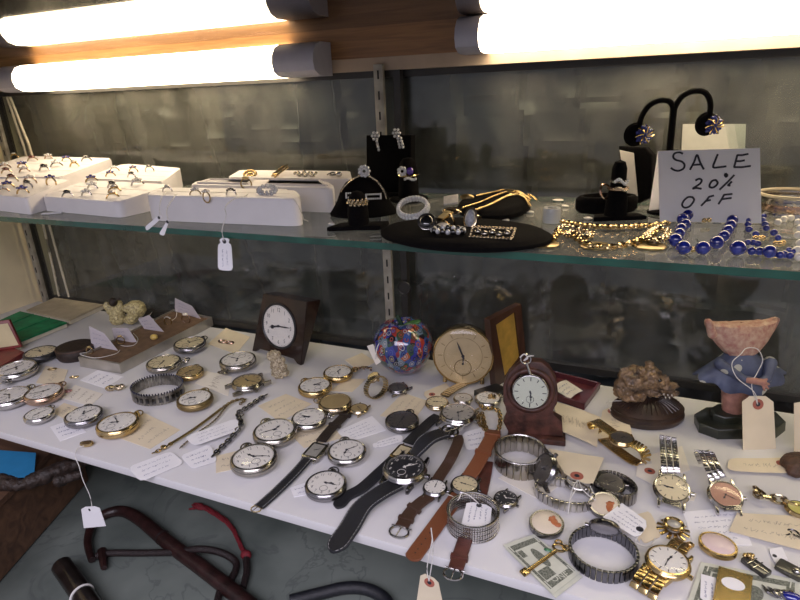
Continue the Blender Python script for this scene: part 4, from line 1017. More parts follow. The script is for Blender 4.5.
def ivory(px, py, lab, pts):
    um, s = upm(px, py); t = thing('carved_netsuke', lab, 'figurine', T(um.translation))
    b = blob(pts, .9, nz=.55, ns=.3); b.transform(um); part('body', b, mat('cream_ivory', (.66, .58, .30), .35, 0, .25, 300, .4, 700, col2=(.22, .17, .07)), t)
    return t, um, s
t, um, s = ivory(119, 324, 'cream carved figure with a dark head behind the long ring tray', [((0, 0, 6), (8, 7, 7)), ((-4, 0, 15), (5, 5, 7)), ((4, 0, 15), (5, 5, 7)), ((0, 3, 20), (7, 4, 5)), ((-7, -2, 20), (3, 3, 5)), ((7, -2, 18), (3, 3, 5))])
b = blob([((0, -2, 24), (4, 4, 4.5)), ((3, -3, 26), (8, -3, 28), 1.4, .9)], .7); b.transform(um); part('head', b, W_['darkbrownleather'], t)
t, um, s = ivory(137, 324, 'round cream carved ball figure beside the dark-headed one', [((2, 0, 16), (10, 8, 9)), ((-4, -2, 6), (7, 6, 5)), ((4, -6, 14), (4, 4, 5)), ((-5, -4, 19), (4, 4, 4)), ((-2, -6, 8), (5, 4, 4))])
# boxes at the left end
def pbox(nm, lab, px, h, mt, lidmt=None, cat='box', lift=0.0):
    q = [at(a, b_, h) for a, b_ in px]; cc = sum(q, V())/4; t = thing(nm, lab, cat, T(V((cc.x, cc.y, lift))))
    def slab(qq, z0, z1, bev=.0006):
        b = BM(); lo = [b.verts.new(V((p.x, p.y, z0))) for p in qq]; hi = [b.verts.new(V((p.x, p.y, z1))) for p in qq]; b.faces.new(lo[::-1]); b.faces.new(hi)
        for k in range(len(qq)): b.faces.new([lo[k], lo[(k+1) % len(qq)], hi[(k+1) % len(qq)], hi[k]])
        bmesh.ops.bevel(b, geom=b.edges[:], offset=bev, segments=2, affect='EDGES'); return b
    part('box_base', slab([p.lerp(cc, .01) for p in q], lift+.0005, h*.72), mt, t)
    part('lid', slab(q, h*.70, h), lidmt or mt, t)
    return t, q, cc, slab
m_bei = mat('beige_cloth_cover', (.46, .39, .26), .7, 0, .1, 60)
m_cream = mat('cream_box_side', (.62, .57, .44), .6, 0, .08, 60)
m_green = mat('green_velvet', (.008, .25, .09), .6, 0, .25, 60)
pbox('jewellery_box', 'flat beige cloth-covered box at the back left corner of the deck', [(26, 310), (60, 295), (106, 303), (69, 320)], .010, m_cream, m_bei)
t, q, cc, slab = pbox('display_case', 'flat cream case with green velvet top beside the beige box', [(-14, 326), (20, 311), (67, 322), (20, 341)], .010, m_cream, m_green)
b = BM()
for k in range(2): tube(b, [q[0].lerp(q[3], .3+.35*k)+V((0, 0, .0004)), q[1].lerp(q[2], .3+.35*k)+V((0, 0, .0004))], .0008, 6, 3)
part('velvet_groove', b, m_green, t)
m_red = mat('red_leatherette', (.20, .02, .015), .4, 0, .2, 60, .2, 500)
q = [at(-14, 350, .008), at(2, 343, .008), at(24, 352, .008), at(-6, 370, .008)]; cc = sum(q, V())/4
t = thing('hinged_watch_box', 'open red hinged box with cream-lined lid cut by the left photo edge', 'box', T(V((cc.x, cc.y, 0))))
b = BM(); lo = [b.verts.new(V((p.x, p.y, .0005))) for p in q]; hi = [b.verts.new(V((p.x, p.y, .008))) for p in q]; b.faces.new(lo[::-1]); b.faces.new(hi)
for k in range(4): b.faces.new([lo[k], lo[(k+1) % 4], hi[(k+1) % 4], hi[k]])
part('box_base', b, m_red, t)
A0, A1 = at(-12, 352, .008), at(22, 347, .008); f = pframe(A0, A1, .25); up = onf(f, 13, 319).y; wd_ = (A1-A0).length
b = BM(); prism(b, [(0, 0), (wd_, 0), (wd_*.78, up), (0, up)], -.007, 0, f, .0008); part('lid', b, m_red, t)
b = BM(); prism(b, [(.003, .004), (wd_*.92, .004), (wd_*.72, up*.88), (.003, up*.88)], 0.0003, .0009, f); part('lid_lining', b, mat('cream_silk', (.60, .50, .28), .4, 0, .1, 30), t)
# round brown leather case
um, s = upm(77, 356)
b = BM(); lathe(b, [(0, 0), (16, 0), (17.5, 3), (17.5, 9), (16, 11.5), (0, 12)], um, 40)
t = thing('round_leather_case', 'round dark brown leather case left of the silver-edged tray', 'case', T(um.translation)); part('case', b, W_['darkbrownleather'], t)
b = BM(); torus(b, (0, 0, 10.5), 17, .7, um, 40, 6); part('piping', b, W_['brownleather'], t)
# ------------------------------------------------------------------ cards and tags lying on the deck
pc = dict(ink='pencil')
def C_(px, lab, mt='paper', sh='rect', z=.0005, rows=3, **k):
    k.setdefault('ink', 'penink' if mt == 'paper' else 'pencil')
    if rows: k['write'] = (rows, .12, .95, .12, .9)
    return card(px, lab, mt, sh, z, **k)
C_([(119, 438), (144, 413), (180, 430), (150, 449)], 'tan written card beside the gold rimmed pocket watch at the front edge', 'card', z=.0004)
C_([(61, 398), (75, 385), (103, 394), (90, 406)], 'ivory written card between the rose gold and open steel pocket watches', 'card2', z=.0004)
C_([(36, 383), (46, 366), (68, 370), (62, 386)], 'pinkish tan card behind the rose gold pocket watch', 'card', z=.0004, rows=1)
C_([(80, 380), (98, 370), (124, 377), (104, 388)], 'white written slip in front of the silver-edged tray', 'paper', z=.0005)
C_([(50, 427), (74, 419), (86, 432), (60, 441)], 'small white slip at the front edge in front of the open steel pocket watch', 'paper', z=.0005)
C_([(52, 412), (64, 403), (80, 408), (66, 420)], 'small tan slip behind the small silver pocket watch', 'card', z=.0004, rows=1)
C_([(216, 456), (246, 449), (248, 466), (216, 473)], 'tan slip under the largest nickel pocket watch', 'card', z=.0004, rows=2)
C_([(258, 406), (286, 394), (312, 404), (280, 422)], 'tan card behind the broad nickel pocket watch', 'card', z=.0004, rows=3)
C_([(290, 434), (332, 424), (342, 438), (304, 448)], 'tan card under the round silver pocket watch', 'card', z=.0006, rows=2)
C_([(184, 437), (237, 418), (240, 430), (194, 446)], 'upper white rounded tag lying across the silver chain', 'paper', 'round', z=.006)
C_([(180, 456), (210, 444), (218, 461), (192, 469)], 'white rounded tag below the chain at its silver end', 'paper', 'round', z=.0018)
C_([(128, 467), (171, 451), (185, 463), (140, 482)], 'white rounded tag reaching the front edge left of the chains', 'paper', 'round', z=.0016)
C_([(195, 383), (206, 371), (232, 377), (228, 396)], 'ivory card under the dark brass pocket watch', 'card2', z=.0004, rows=1)
C_([(208, 344), (226, 328), (250, 337), (236, 354)], 'pale yellow card left of the desk clock', 'card', z=.0004, rows=0)
C_([(330, 391), (346, 379), (366, 379), (352, 392)], 'small manila slip behind the closed hunter watch', 'card', z=.0005, rows=0)
C_([(345, 360), (362, 353), (376, 362), (358, 370)], 'tan card at the left foot of the glass ball', 'card', z=.0004, rows=0)
C_([(372, 443), (401, 434), (404, 441), (374, 449)], 'narrow white tag hanging from the dark-dialled steel pocket watch', 'paper', 'jewel', z=.0022, rows=2)
C_([(380, 416), (403, 393), (428, 401), (414, 420)], 'tan card behind the dark-dialled steel pocket watch', 'card', z=.0005, rows=3)
C_([(422, 393), (446, 383), (454, 392), (430, 401)], 'manila tag with red ring in front of the round gold clock', 'card', 'tag', z=.0009, rows=0, hole=(.25, .5, .004, 'redring'))
C_([(336, 432), (372, 416), (386, 430), (352, 441)], 'white written slip between two silver watches and the black slim strap', 'paper', z=.0003, rows=4)
C_([(290, 488), (316, 479), (322, 492), (294, 497)], 'white slip with blue writing under the frontmost steel pocket watch', 'paper', z=.0005, rows=2)
C_([(462, 433), (488, 426), (492, 448), (466, 450)], 'crumpled white tag behind the worn brown strap', 'paper', 'round', z=.0030, rows=3)
C_([(553, 401), (600, 417), (597, 447), (560, 431)], 'large manila tag lying beside the base of the dark clock stand', 'card', 'tag', z=.006, rows=1, curl=.001)
C_([(566, 476), (549, 449), (604, 458), (592, 486)], 'blank manila tag with red ring resting on the silver bracelets', 'card', 'tag', z=.014, rows=0, hole=(.15, .45, .006, 'redring'),
   string=[(578, 480, .015), (573, 487, .016), (570, 500, .012), (568, 514, .004), (570, 500, .013), (576, 489, .016), (578, 480, .015), (583, 490, .015), (596, 500, .010), (590, 486, .012)])
C_([(603, 408), (597, 439), (632, 434), (626, 407)], 'manila tag with red ring lying before the carved animal head', 'card', 'tag', z=.004, rows=1, hole=(.15, .42, .0055, 'redring'),
   string=[(613, 414, .005), (607, 404, .012), (612, 401, .020), (640, 401, .022), (663, 399, .022)])
C_([(649, 523), (622, 503), (603, 517), (638, 539)], 'white written tag lying between the second cameo and the gold brooch', 'paper', 'tag', z=.010, rows=4, hole=(.1, .55, .003, 'ink'),
   string=[(641, 532, .011), (636, 542, .006), (650, 546, .003), (655, 538, .002)])
C_([(655, 463), (637, 466), (636, 476), (656, 486)], 'small pinkish tag with red ring left of the cream-dialled silver wristwatch', 'card2', 'tag', z=.0014, rows=0, hole=(.3, .4, .005, 'redring'))
C_([(683, 512), (738, 507), (752, 545), (694, 546)], 'white sheet with blue writing behind the pink oval cameo', 'paper', 'rect', z=.0004, rows=5)
C_([(737, 513), (812, 517), (812, 553), (729, 531)], 'long manila card with faint writing at the right edge', 'card', 'rect', z=.0030, rows=2)
C_([(796, 457), (729, 458), (727, 470), (793, 473)], 'curled manila tag with red ring behind the chunky chain bracelet', 'card', 'round', z=.004, rows=1, hole=(.2, .4, .0045, 'redring'), curl=-.001)
C_([(686, 489), (697, 494), (694, 501), (684, 500)], 'corner of a cream slip under the cream-dialled silver wristwatch', 'card2', 'rect', z=.0005, rows=0)
C_([(650, 455), (682, 446), (690, 470), (656, 482)], 'pale slip under the arched bracelet of the cream-dialled watch', 'card2', 'rect', z=.0003, rows=0)
C_([(467, 501), (461, 526), (490, 527), (492, 506)], 'white written tag inside the mesh bangle', 'paper', 'tag', z=.010, rows=4, hole=(.1, .5, .0025, 'ink'),
   string=[(479, 504, .011), (470, 496, .018), (462, 493, .019), (458, 500, .015), (452, 496, .009), (440, 492, .004)])
C_([(700, 600), (701, 574), (716, 578), (718, 604)], 'small white tag lying on the banknote left of the money clip', 'paper', 'tag', z=.003, rows=2)
C_([(768, 549), (782, 547), (788, 560), (776, 565)], 'small white tag between the two dark brooches', 'paper', 'tag', z=.0016, rows=0, hole=(.2, .5, .0016, 'ink'))
C_([(498, 478), (548, 452), (580, 470), (540, 500)], 'ivory card lying under the pale silver wristwatch', 'card2', 'rect', z=.0004, rows=2)
C_([(628, 517), (650, 511), (662, 536), (640, 546)], 'tan scalloped card under the gold flower brooch', 'card', 'jewel', z=.0007, rows=0)
# hanging tags in front of the deck edge
yh = YD-.006
P_ = aty(429, 583, yh)
card([(421, 572), (416, 606), (444, 608), (438, 580)], 'manila tag with red ring hanging below the deck edge from the tan strap', 'card', 'tag', y=yh, hole=(.2, .5, .0045, 'redring'),
     string=[V(aty(x, y, yh-.001)) for x, y in ((429, 581), (427, 570), (429, 555), (432, 540), (431, 528), (433, 545), (432, 562), (429, 581))])
card([(81, 507), (84, 528), (106, 526), (99, 506)], 'white jewel tag hanging on a string over the front edge at left', 'paper', 'tag', y=yh, hole=(.15, .45, .0016, 'ink'),
     string=[aty(92, 507, yh-.0007), aty(90, 496, yh-.0007), aty(83, 480, yh-.0007), aty(79, 466, yh-.0007), at(75, 456, .002), at(78, 448, .003), at(84, 446, .003)])
# tags standing in the ring tray
def tt(px, lab, y, **k): return card(px, lab, 'paper', 'rect', y=y, write=(4, .1, .9, .1, .9), **k)
y1 = at(104, 348, .013).y
W_['paper2'] = mat('lilac_paper', (.56, .52, .55), .7, 0, .05, 30)
tt2 = lambda px, lab, y, st: card(px, lab, 'paper2', 'rect', y=y, write=(3, .15, .85, .15, .85), string=st)
tt2([(89, 326), (104, 333), (119, 352), (92, 348)], 'lilac written tag standing at the front end of the long ring tray', y1, [aty(92, 348, y1-.001), at(88, 352, .018), at(80, 354, .020), at(95, 358, .017), at(115, 354, .015), at(120, 350, .015)])
y1 = at(125, 341, .013).y
tt2([(112, 328), (128, 328), (137, 342), (115, 343)], 'lilac tag with string second from the front of the ring tray', y1, [aty(115, 343, y1-.001), at(124, 346, .015), at(134, 345, .015), at(138, 339, .016), at(133, 333, .02)])
y1 = at(152, 330, .013).y
tt2([(138, 319), (149, 315), (164, 332), (145, 330)], 'lilac tag beside the yellow round charm in the ring tray', y1, [aty(149, 316, y1-.001), at(152, 312, .02)])
y1 = at(190, 317, .013).y
tt2([(175, 298), (192, 306), (201, 319), (175, 311)], 'lilac tag standing at the back end of the long ring tray', y1, [aty(177, 309, y1-.001), at(176, 317, .016), at(171, 321, .015)])
# ------------------------------------------------------------------ small jewellery on the deck
def ringobj(name, m, metal, stone, R=.008, label='', cat='ring', group=None, st=1.0, wire=.0011, kind='solitaire'):
    t = thing(name, label, cat, m, group)
    def band(b): torus(b, (0, 0, 0), 1, .14, RX(PI/2), 28, 8)
    part('band', cached('band', band, metal), None, t, False)
    def sett(b):
        for i in range(6):
            a = i*PI/3; cyl(b, (.3*math.cos(a), .3*math.sin(a), .85), (.52*math.cos(a), .52*math.sin(a), 1.25), .07, .07, 6)
        lathe(b, [(.2, .9), (.46, 1.1), (.5, 1.12), (.4, 1.08)], None, 16, True)
    part('setting', cached('setting', sett, metal), None, t, False)
    def gem(b):
        if kind == 'solitaire': lathe(b, [(0, 1.0), (.46, 1.18), (.46, 1.24), (.28, 1.42), (0, 1.42)], None, 8)
        elif kind == 'cluster':
            lathe(b, [(0, 1.1), (.34, 1.26), (.2, 1.5), (0, 1.5)], None, 8)
            for i in range(8): ell(b, (.62*math.cos(i*PI/4), .62*math.sin(i*PI/4), 1.14), (.22, .22, .17), None, 6)
        elif kind == 'row':
            for i in range(-2, 3): ell(b, (.36*i, 0, 1.16-.07*i*i), (.2, .28, .2), None, 6)
        else: ell(b, (0, 0, 1.15), (.66, .5, .34), None, 12)
    part('stone', cached('gem%s/stone' % kind, gem, stone), None, t, False)
    return t
def ringat(px, py, z, metal, stone, label, R=.008, rz=0, sink=.55, kind='solitaire', group=None):
    if isinstance(z, list):
        n_ = (z[1]-z[0]).cross(z[3]-z[0]).normalized(); P = atp(px, py, z[0]+V((0, 0, R*.6)), n_); z = P.z-R*.6
    else: P = at(px, py, z+R*.6)
    P.z = z+R*(1-sink*2)+.0002
    return ringobj('ring', T(P) @ RZ(rz) @ SC(R, R, R), metal, stone, R, label, group=group, kind=kind)
ringat(90, 352, .013, 'gold', 'topaz', 'small gold ring beside the foremost lilac tag in the ring tray', .005, .4, 0)
ringat(121, 342, .013, 'gold', 'topaz', 'gold ring tied to the second lilac tag in the ring tray', .006, .4, 0)
ringat(168, 322, .013, 'gold', 'diamond', 'gold ring with pale stones in the middle of the long ring tray', .0065, .2, .1, 'row')
ringat(186, 320, .013, 'rosegold', 'pearl', 'broad rose gold ring below the rearmost lilac tag', .0075, .2, .1, 'oval')
b = BM(); ell(b, (0, 0, 0), (.0062, .0055, .0045)); b.transform(T(at(154, 337, .0175)))
single('charm', b, mat('butter_yellow_stone', (.65, .47, .13), .3, 0, .1, 80), 'round butter-yellow charm in the ring tray', 'charm')
b = BM(); m_ = T(at(226, 342, .002)); torus(b, (0, 0, 0), .007, .0013, m_ @ T(V((-.007, 0, 0))), 20, 6, 1, .6); torus(b, (0, 0, 0), .007, .0013, m_ @ T(V((.007, 0, 0))), 20, 6, 1, .6); ell(b, (0, 0, 0), (.003, .003, .003), m_)
single('bow_brooch', b, W_['rosegold'], 'coral and gold bow-shaped brooch on the pale yellow card', 'brooch')
for px, py, nm, lb, mt in ((52, 369, 'earring', 'tiny dark gold earring on the pinkish tan card', 'brass'), (74, 377, 'earring', 'small open gold earring in front of the round leather case', 'gold'), (67, 391, 'brooch', 'small pink-stoned brooch on the ivory written card', 'pinkstone')):
    b = BM(); m_ = T(at(px, py, .002)) @ RZ(.5); torus(b, (0, 0, 0), .0038, .0009, m_, 16, 6, 1.4, .7); ell(b, (.005, 0, .0005), (.002, .0015, .0012), m_, 8)
    single(nm, b, W_[mt], lb, nm)
b = blob([((-.006, 0, .004), (.006, .005, .004)), ((.004, .002, .004), (.007, .004, .004)), ((.009, .003, .006), (.004, .003, .003))], .0008, nz=.0008, ns=500); b.transform(T(at(115, 391, 0)) @ RZ(.3))
single('gold_charm', b, W_['palegold'], 'lumpy gold charm between the ivory card and the stone cuff', 'charm')
t = thing('locket', 'small oval brown-stoned locket tied to the tag hanging over the front edge', 'locket', T(at(87, 445, .001)) @ RZ(.35) @ SC(.0078, .0048, .0078))
b = BM(); lathe(b, [(0, 0), (.9, 0), (1, .25), (.9, .45), (.8, .4)], None, 28); part('case', b, W_['gold'], t, False)
b = BM(); lathe(b, [(.82, .4), (.6, .55), (0, .62)], None, 28); part('stone', b, mat('brown_agate', (.12, .07, .03), .15, 0, .3, 100, coat=1), t, False)
# stone cuff bracelet
b, m_, R_, c_ = hoop(158, 390, 50, .014, 'brass', .0022, .0042, sy=.85, rot=.2)
t = thing('stone_cuff', 'cuff bracelet set with black stones and rows of dark blue beads', 'bracelet', T(c_)); part('cuff', b, mat('pewter_band', (.38, .36, .32), .35, .9, .3, 120, .3), t)
b = BM(); st_ = BM()
for i in range(26):
    a = 2*PI*i/26; p = m_ @ V(((R_+.0012)*math.cos(a), (R_+.0012)*.85*math.sin(a), 0))
    if math.sin(a) < .2 and math.cos(a) > -.5: box(st_, (0, 0, 0), (.0042, .0024, .0065), T(p) @ RZ(a+.2+PI/2), .0006)
for i in range(56):
    a = 2*PI*i/56
    for zz in (.0064, .0080):
        p = m_ @ V(((R_+(.0005 if zz > .007 else 0))*math.cos(a), (R_)*.85*math.sin(a), zz)); ell(b, p, (.0011, .0011, .0016), None, 6)
part('bead', b, mat('dark_blue_beads', (.03, .035, .08), .12, .2, .3, 300, coat=1), t); t.children[-1]['kind'] = 'stuff'; part('stone', st_, W_['onyx'], t)
# watch chains
def chn(name, lab, pts, r, w, mt, extra=None):
    b = BM(); chain(b, [at(*p) for p in pts], r, w); t = thing(name, lab, 'chain', T(at(pts[0][0], pts[0][1], 0))); part('chain_links', b, W_[mt], t)
    return t
t = chn('watch_chain', 'gold watch chain with flat bars running from the front edge to the brass pocket watch', [(222, 408, .003), (233, 401, .004), (245, 399, .003), (240, 404, .003)], .0020, .0006, 'brass')
b = BM(); ribbon(b, [at(222, 408, .003), at(205, 421, .003), at(188, 433, .003), at(170, 444, .003)], .0040, .0013); part('flat_bar', b, W_['brass'], t)
b = BM(); chain(b, [at(172, 443, .003), at(162, 449, .003), at(153, 453, .003)], .0022, .0007); part('chain_links', b, W_['gold'], t)
b = BM(); ell(b, at(164, 447, .003), (.0045, .003, .002)); part('charm', b, W_['gold'], t)
t = chn('watch_chain', 'silver curb chain running from the white tags to the oval wristwatch head', [(213, 456, .003), (222, 447, .003), (232, 437, .004), (241, 424, .006), (238, 414, .006), (246, 408, .004), (258, 400, .003), (266, 395, .003)], .0034, .0011, 'steel')
b = BM(); torus(b, at(240, 415, .005), .004, .0008, None, 20, 6); part('clasp', b, W_['silver'], t)
chn('watch_chain', 'thin gold neck chain between the gold watch chain and the silver curb chain', [(180, 448, .003), (196, 434, .003), (215, 420, .003), (228, 405, .003), (238, 400, .003)], .0013, .0004, 'palegold')
t = chn('pearl_chain', 'short chain of pearls tied to the rear gold pocket watch', [(356, 369, .003), (363, 367, .004), (371, 368, .004)], .0018, .0005, 'gold')
b = BM()
for i, (x, y) in enumerate(((357, 370), (360, 368), (364, 369), (368, 368), (371, 370))): ell(b, at(x, y, .0045), (.0016,)*3, None, 8)
part('pearl', b, W_['garnet'], t)
# cameos
m_shell = mat('cream_shell', (.72, .62, .48), .35, 0, .1, 60)
m_carn = mat('carnelian_relief', (.50, .16, .06), .35, 0, .2, 90)
def cameo(px, py, w, hh, rz, tilt, lab, case, face, relief=None, z0=.001):
    c = at(px, py, .007); R = (at(px+w/2, py, .007)-at(px-w/2, py, .007)).length/2; c.z = z0
    t = thing('cameo', lab, 'cameo', T(c) @ RZ(rz) @ RX(tilt) @ SC(R, R*hh, R))
    b = BM(); lathe(b, [(0, 0), (.85, 0), (1, .15), (1, .38), (.92, .5), (.86, .5)], None, 40); part('case', b, W_[case], t, False)
    b = BM(); torus(b, (0, 0, .47), .95, .05, None, 40, 6); part('rim', b, W_[case], t, False)
    b = BM(); lathe(b, [(.9, .46), (.7, .56), (.4, .61), (0, .63)], None, 36); part('shell_face', b, face, t, False)
    if relief:
        b = BM()
        for x, y, sx, sy in ((.38, -.05, .26, .34), (.28, .18, .18, .2), (.46, .28, .12, .14), (.55, -.3, .22, .18), (.15, .05, .1, .12)): ell(b, (x, y, .56), (sx, sy, .09), None, 12)
        part('relief', b, relief, t, False)
    return t
cameo(546, 524, 35, .88, .45, .22, 'oval cameo with cream shell and orange relief behind the folded banknote', 'steel', m_shell, m_carn, .003)
cameo(605, 505, 30, 1.0, -.4, .25, 'oval cameo with orange relief half under a white tag', 'steel', m_shell, m_carn, .003)
cameo(718, 545, 36, .82, -.3, .10, 'plain pale pink oval cameo in a scalloped gold frame', 'gold', mat('pale_pink_shell', (.70, .55, .52), .3, 0, .05, 40), None, .002)
# gold flower brooch watch
t = thing('flower_brooch', 'gold flower brooch with ribbon petals behind the gold wristwatch', 'brooch', T(at(673, 530, .001)) @ RZ(.2) @ SC(.0125, .0125, .0125))
b = BM()
for i in range(12):
    a = 2*PI*i/12; box(b, (.72, 0, .22), (.62, .24, .06), RZ(a) @ RY(.2), .02)
part('petal', b, W_['gold'], t, False)
b = BM(); torus(b, (0, 0, .5), .55, .13, None, 32, 8); part('crown_ring', b, W_['gold'], t, False)
b = BM(); lathe(b, [(0, .5), (.45, .5), (.3, .62), (0, .66)], None, 24); part('centre', b, W_['silverdial'], t, False)
# folded banknote with gold key clip
m_bill = mat('banknote_paper', (.62, .63, .54), .7, 0, .06, 80); m_bink = mat('banknote_ink', (.06, .07, .055), .7, 0, .5, 700, col2=(.26, .27, .22))
def bill(px, lab, z, extra=True):
    Q = [at(a, b_, z) for a, b_ in px]; t = thing('banknote', lab, 'banknote', T((Q[0]+Q[2])/2))
    for k in range(2):
        b = BM(); off = V((0, 0, -.0012*k)) + (Q[3]-Q[0])*(.05*k); lo = [b.verts.new(p+off+V((0, 0, -.0003))) for p in Q]; hi = [b.verts.new(p+off) for p in Q]; b.faces.new(lo[::-1]); b.faces.new(hi)
        for i in range(4): b.faces.new([lo[i], lo[(i+1) % 4], hi[(i+1) % 4], hi[i]])
        part('folded_leaf', b, m_bill, t, flat=True)
    b = BM(); up = V((0, 0, .00012))
    def rc(u0, v0, u1, v1): b.faces.new([b.verts.new(quad_uv(Q, u, v)+up) for u, v in ((u0, v0), (u1, v0), (u1, v1), (u0, v1))])
    rc(.05, .07, .95, .17); rc(.05, .83, .95, .93); rc(.05, .17, .13, .83); rc(.87, .17, .95, .83)
    rc(.15, .62, .5, .80); rc(.15, .2, .30, .34)
    part('printed_border', b, m_bink, t, flat=True)
    b = BM(); n0 = 0
    for s_, u, v, sz in (('1', .09, .13, .2), ('1', .91, .13, .2), ('1', .91, .87, .2), ('1', .09, .87, .2), ('ONE', .5, .87, .13)):
        me = textbm(s_, 1); k0 = len(b.verts); b.from_mesh(me); b.verts.ensure_lookup_table(); ux = (Q[1]-Q[0]); vy = (Q[0]-Q[3]); s2 = vy.length*sz
        for v_ in b.verts[k0:]: x, y = v_.co.x, v_.co.y; v_.co = quad_uv(Q, u, v)+ux.normalized()*x*s2+vy.normalized()*y*s2+up*2
    part('numeral', b, m_bill, t, flat=True)
    b = BM(); c = quad_uv(Q, .55, .45); ux = (Q[1]-Q[0])*.12; vy = (Q[3]-Q[0])*.19
    b.faces.new([b.verts.new(c+ux*math.cos(i*PI/12)+vy*math.sin(i*PI/12)+up) for i in range(24)]); part('printed_oval', b, m_bink, t, flat=True)
    return t
t = bill([(503, 545), (534, 534), (580, 573), (553, 594)], 'folded banknote under a gold key clip at the front edge', .0040)
t = thing('key_clip', 'gold key-shaped money clip lying on the folded banknote', 'money clip', T(at(543, 560, .005)))
K0, K1 = at(525, 572, .0055), at(556, 550, .0065)
b = BM(); cyl(b, K0, K1, .0011, .0011, 12); ribbon(b, [K0+V((0, 0, -.001)), K0.lerp(K1, .5)+V((0, 0, -.0009)), K1+V((0, 0, -.001))], .003, .0006); part('shank', b, W_['gold'], t)
d = (K1-K0).normalized()
b = BM(); torus(b, K1+d*.004, .0042, .0011, None, 20, 8, 1.15, .9); torus(b, K1+d*.008+V((.003, -.002, 0)), .0025, .0009, None, 14, 6); torus(b, K1+d*.007+V((-.003, .003, 0)), .0025, .0009, None, 14, 6); part('bow', b, W_['gold'], t)
b = BM(); box(b, (0, 0, 0), (.0065, .006, .0022), T(K0) @ RZ(math.atan2(d.y, d.x)), .0005); part('bit', b, W_['gold'], t)
b = BM(); ell(b, at(548, 550, .0052), (.0035, .002, .001), None, 10); single('green_stone', b, W_['emerald'], 'loose green stone beside the key on the banknote', 'gemstone')
# lower right corner
t = bill([(701, 562), (800, 580), (800, 640), (686, 606)], 'banknote lying under the flat gold money clip in the lower right corner', .0020)
f0 = [at(x, y, .0062) for x, y in ((719, 566), (753, 576), (750, 606), (712, 604))]
t = thing('money_clip', 'flat gold money clip with an oval window at the lower right', 'money clip', T((f0[0]+f0[2])/2))
b = BM(); ov = []; cO = at(733, 583, .0062)
cQ = (f0[0]+f0[1]+f0[2]+f0[3])/4; cO = cO.lerp(cQ, .2)
NN = 40
outer = []
for i in range(NN):
    s_ = i/NN*4; k = int(s_); outer.append(f0[k].lerp(f0[(k+1) % 4], s_-k))
ux = (f0[1]-f0[0]).normalized(); uy = (f0[3]-f0[0]).normalized(); oi = []
for p in outer:
    d = p-cO; a = math.atan2(d.dot(uy), d.dot(ux)); oi.append(cO+ux*.0078*math.cos(a)+uy*.0062*math.sin(a))
for dz in (0, -.0009):
    A = [b.verts.new(p+V((0, 0, dz))) for p in outer]; B = [b.verts.new(p+V((0, 0, dz))) for p in oi]
    for i in range(NN): b.faces.new([A[i], A[(i+1) % NN], B[(i+1) % NN], B[i]])
part('plate', b, W_['gold'], t)
b = BM(); b.faces.new([b.verts.new(p+V((0, 0, .0001))) for p in oi]); part('oval_window', b, W_['paper'], t)
def brooch(px, py, w, rz, lab, mt, sm, dz=.0): 
    R = (at(px+w/2, py, .004)-at(px-w/2, py, .004)).length/2; c = at(px, py, .004); c.z = .0012+dz
    t = thing('brooch', lab, 'brooch', T(c) @ RZ(rz) @ SC(R, R, R)); return t
t = brooch(756, 566, 30, -.75, 'dark rectangular brooch with silver bars and gold berries', 'steel', 'onyx')
b = BM(); box(b, (0, 0, .22), (1.7, .85, .40), None, .1); part('plaque', b, mat('dark_grey_enamel', (.09, .085, .08), .25, .4, .3, 200, coat=.5), t, False)
b = BM(); box(b, (.1, 0, .44), (.10, .95, .06), None, .02); box(b, (-.3, 0, .44), (.08, .95, .06), None, .02); box(b, (.1, 0, .44), (1.5, .08, .06), None, .02); part('silver_bar', b, W_['silver'], t, False)
b = BM()
for x, y, z in ((-.75, .2, .5), (-.55, .35, .55), (-.8, -.1, .5), (-.6, .05, .6), (-.9, .1, .4), (-.7, .4, .45), (-.45, .15, .5)): ell(b, (x, y, z), (.15, .15, .14), None, 8)
part('berry', b, W_['gold'], t, False)
t = brooch(790, 570, 26, -.5, 'grey rounded square brooch with a raised ball at the right photo edge', 'steel', 'onyx')
b = BM(); box(b, (0, 0, .28), (1.9, 1.3, .5), None, .22); part('body', b, mat('grey_green_stone', (.13, .125, .10), .3, .3, .35, 200, coat=.4), t, False)
b = BM(); ell(b, (.45, -.1, .62), (.3, .3, .22)); part('ball', b, W_['silver'], t, False)
b = BM(); torus(b, (0, 0, .35), .9, .06, None, 28, 6, 1, .7); part('rim', b, W_['nickel'], t, False)
b = BM(); chain(b, [at(785, 535, .002), at(792, 532, .003), at(799, 537, .003), at(808, 536, .003)], .003, .0009); single('pin', b, W_['steel'], 'dark silver pin on the manila card at the right edge', 'pin')
t = thing('brooch', 'long silver leaf brooch with a blue stone in the lower right corner', 'brooch', T(at(778, 592, .002)))
b = BM()
for i in range(5): tube(b, [at(762+i*6, 585+i*2, .002), at(768+i*6, 592, .005), at(778+i*4, 598+i, .003)], .0012, 6, 4, taper=lambda q: 1.3-abs(q-.5)*1.6)
part('leaf', b, W_['steel'], t)
b = BM(); ell(b, at(792, 597, .004), (.0075, .004, .003)); part('stone', b, W_['sapphire'], t)
b = BM(); m_ = T(at(790, 480, 0)); 
um, s = upm(800, 470)
b = blob([((0, 0, 8), (20, 14, 9)), ((-10, -8, 5), (10, 8, 6))], 1.2, nz=1, ns=.15); b.transform(um)
single('leather_pouch', b, W_['brownleather'], 'brown leather pouch cut by the right photo edge', 'pouch')
PT = at(798, 452, .001)
card([(794, 403), (794, 455), (816, 458), (816, 400)], 'manila tag standing at the right photo edge behind the leather pouch', 'card', 'rect', P=tuple(PT), N=(.4, -.9, .1))
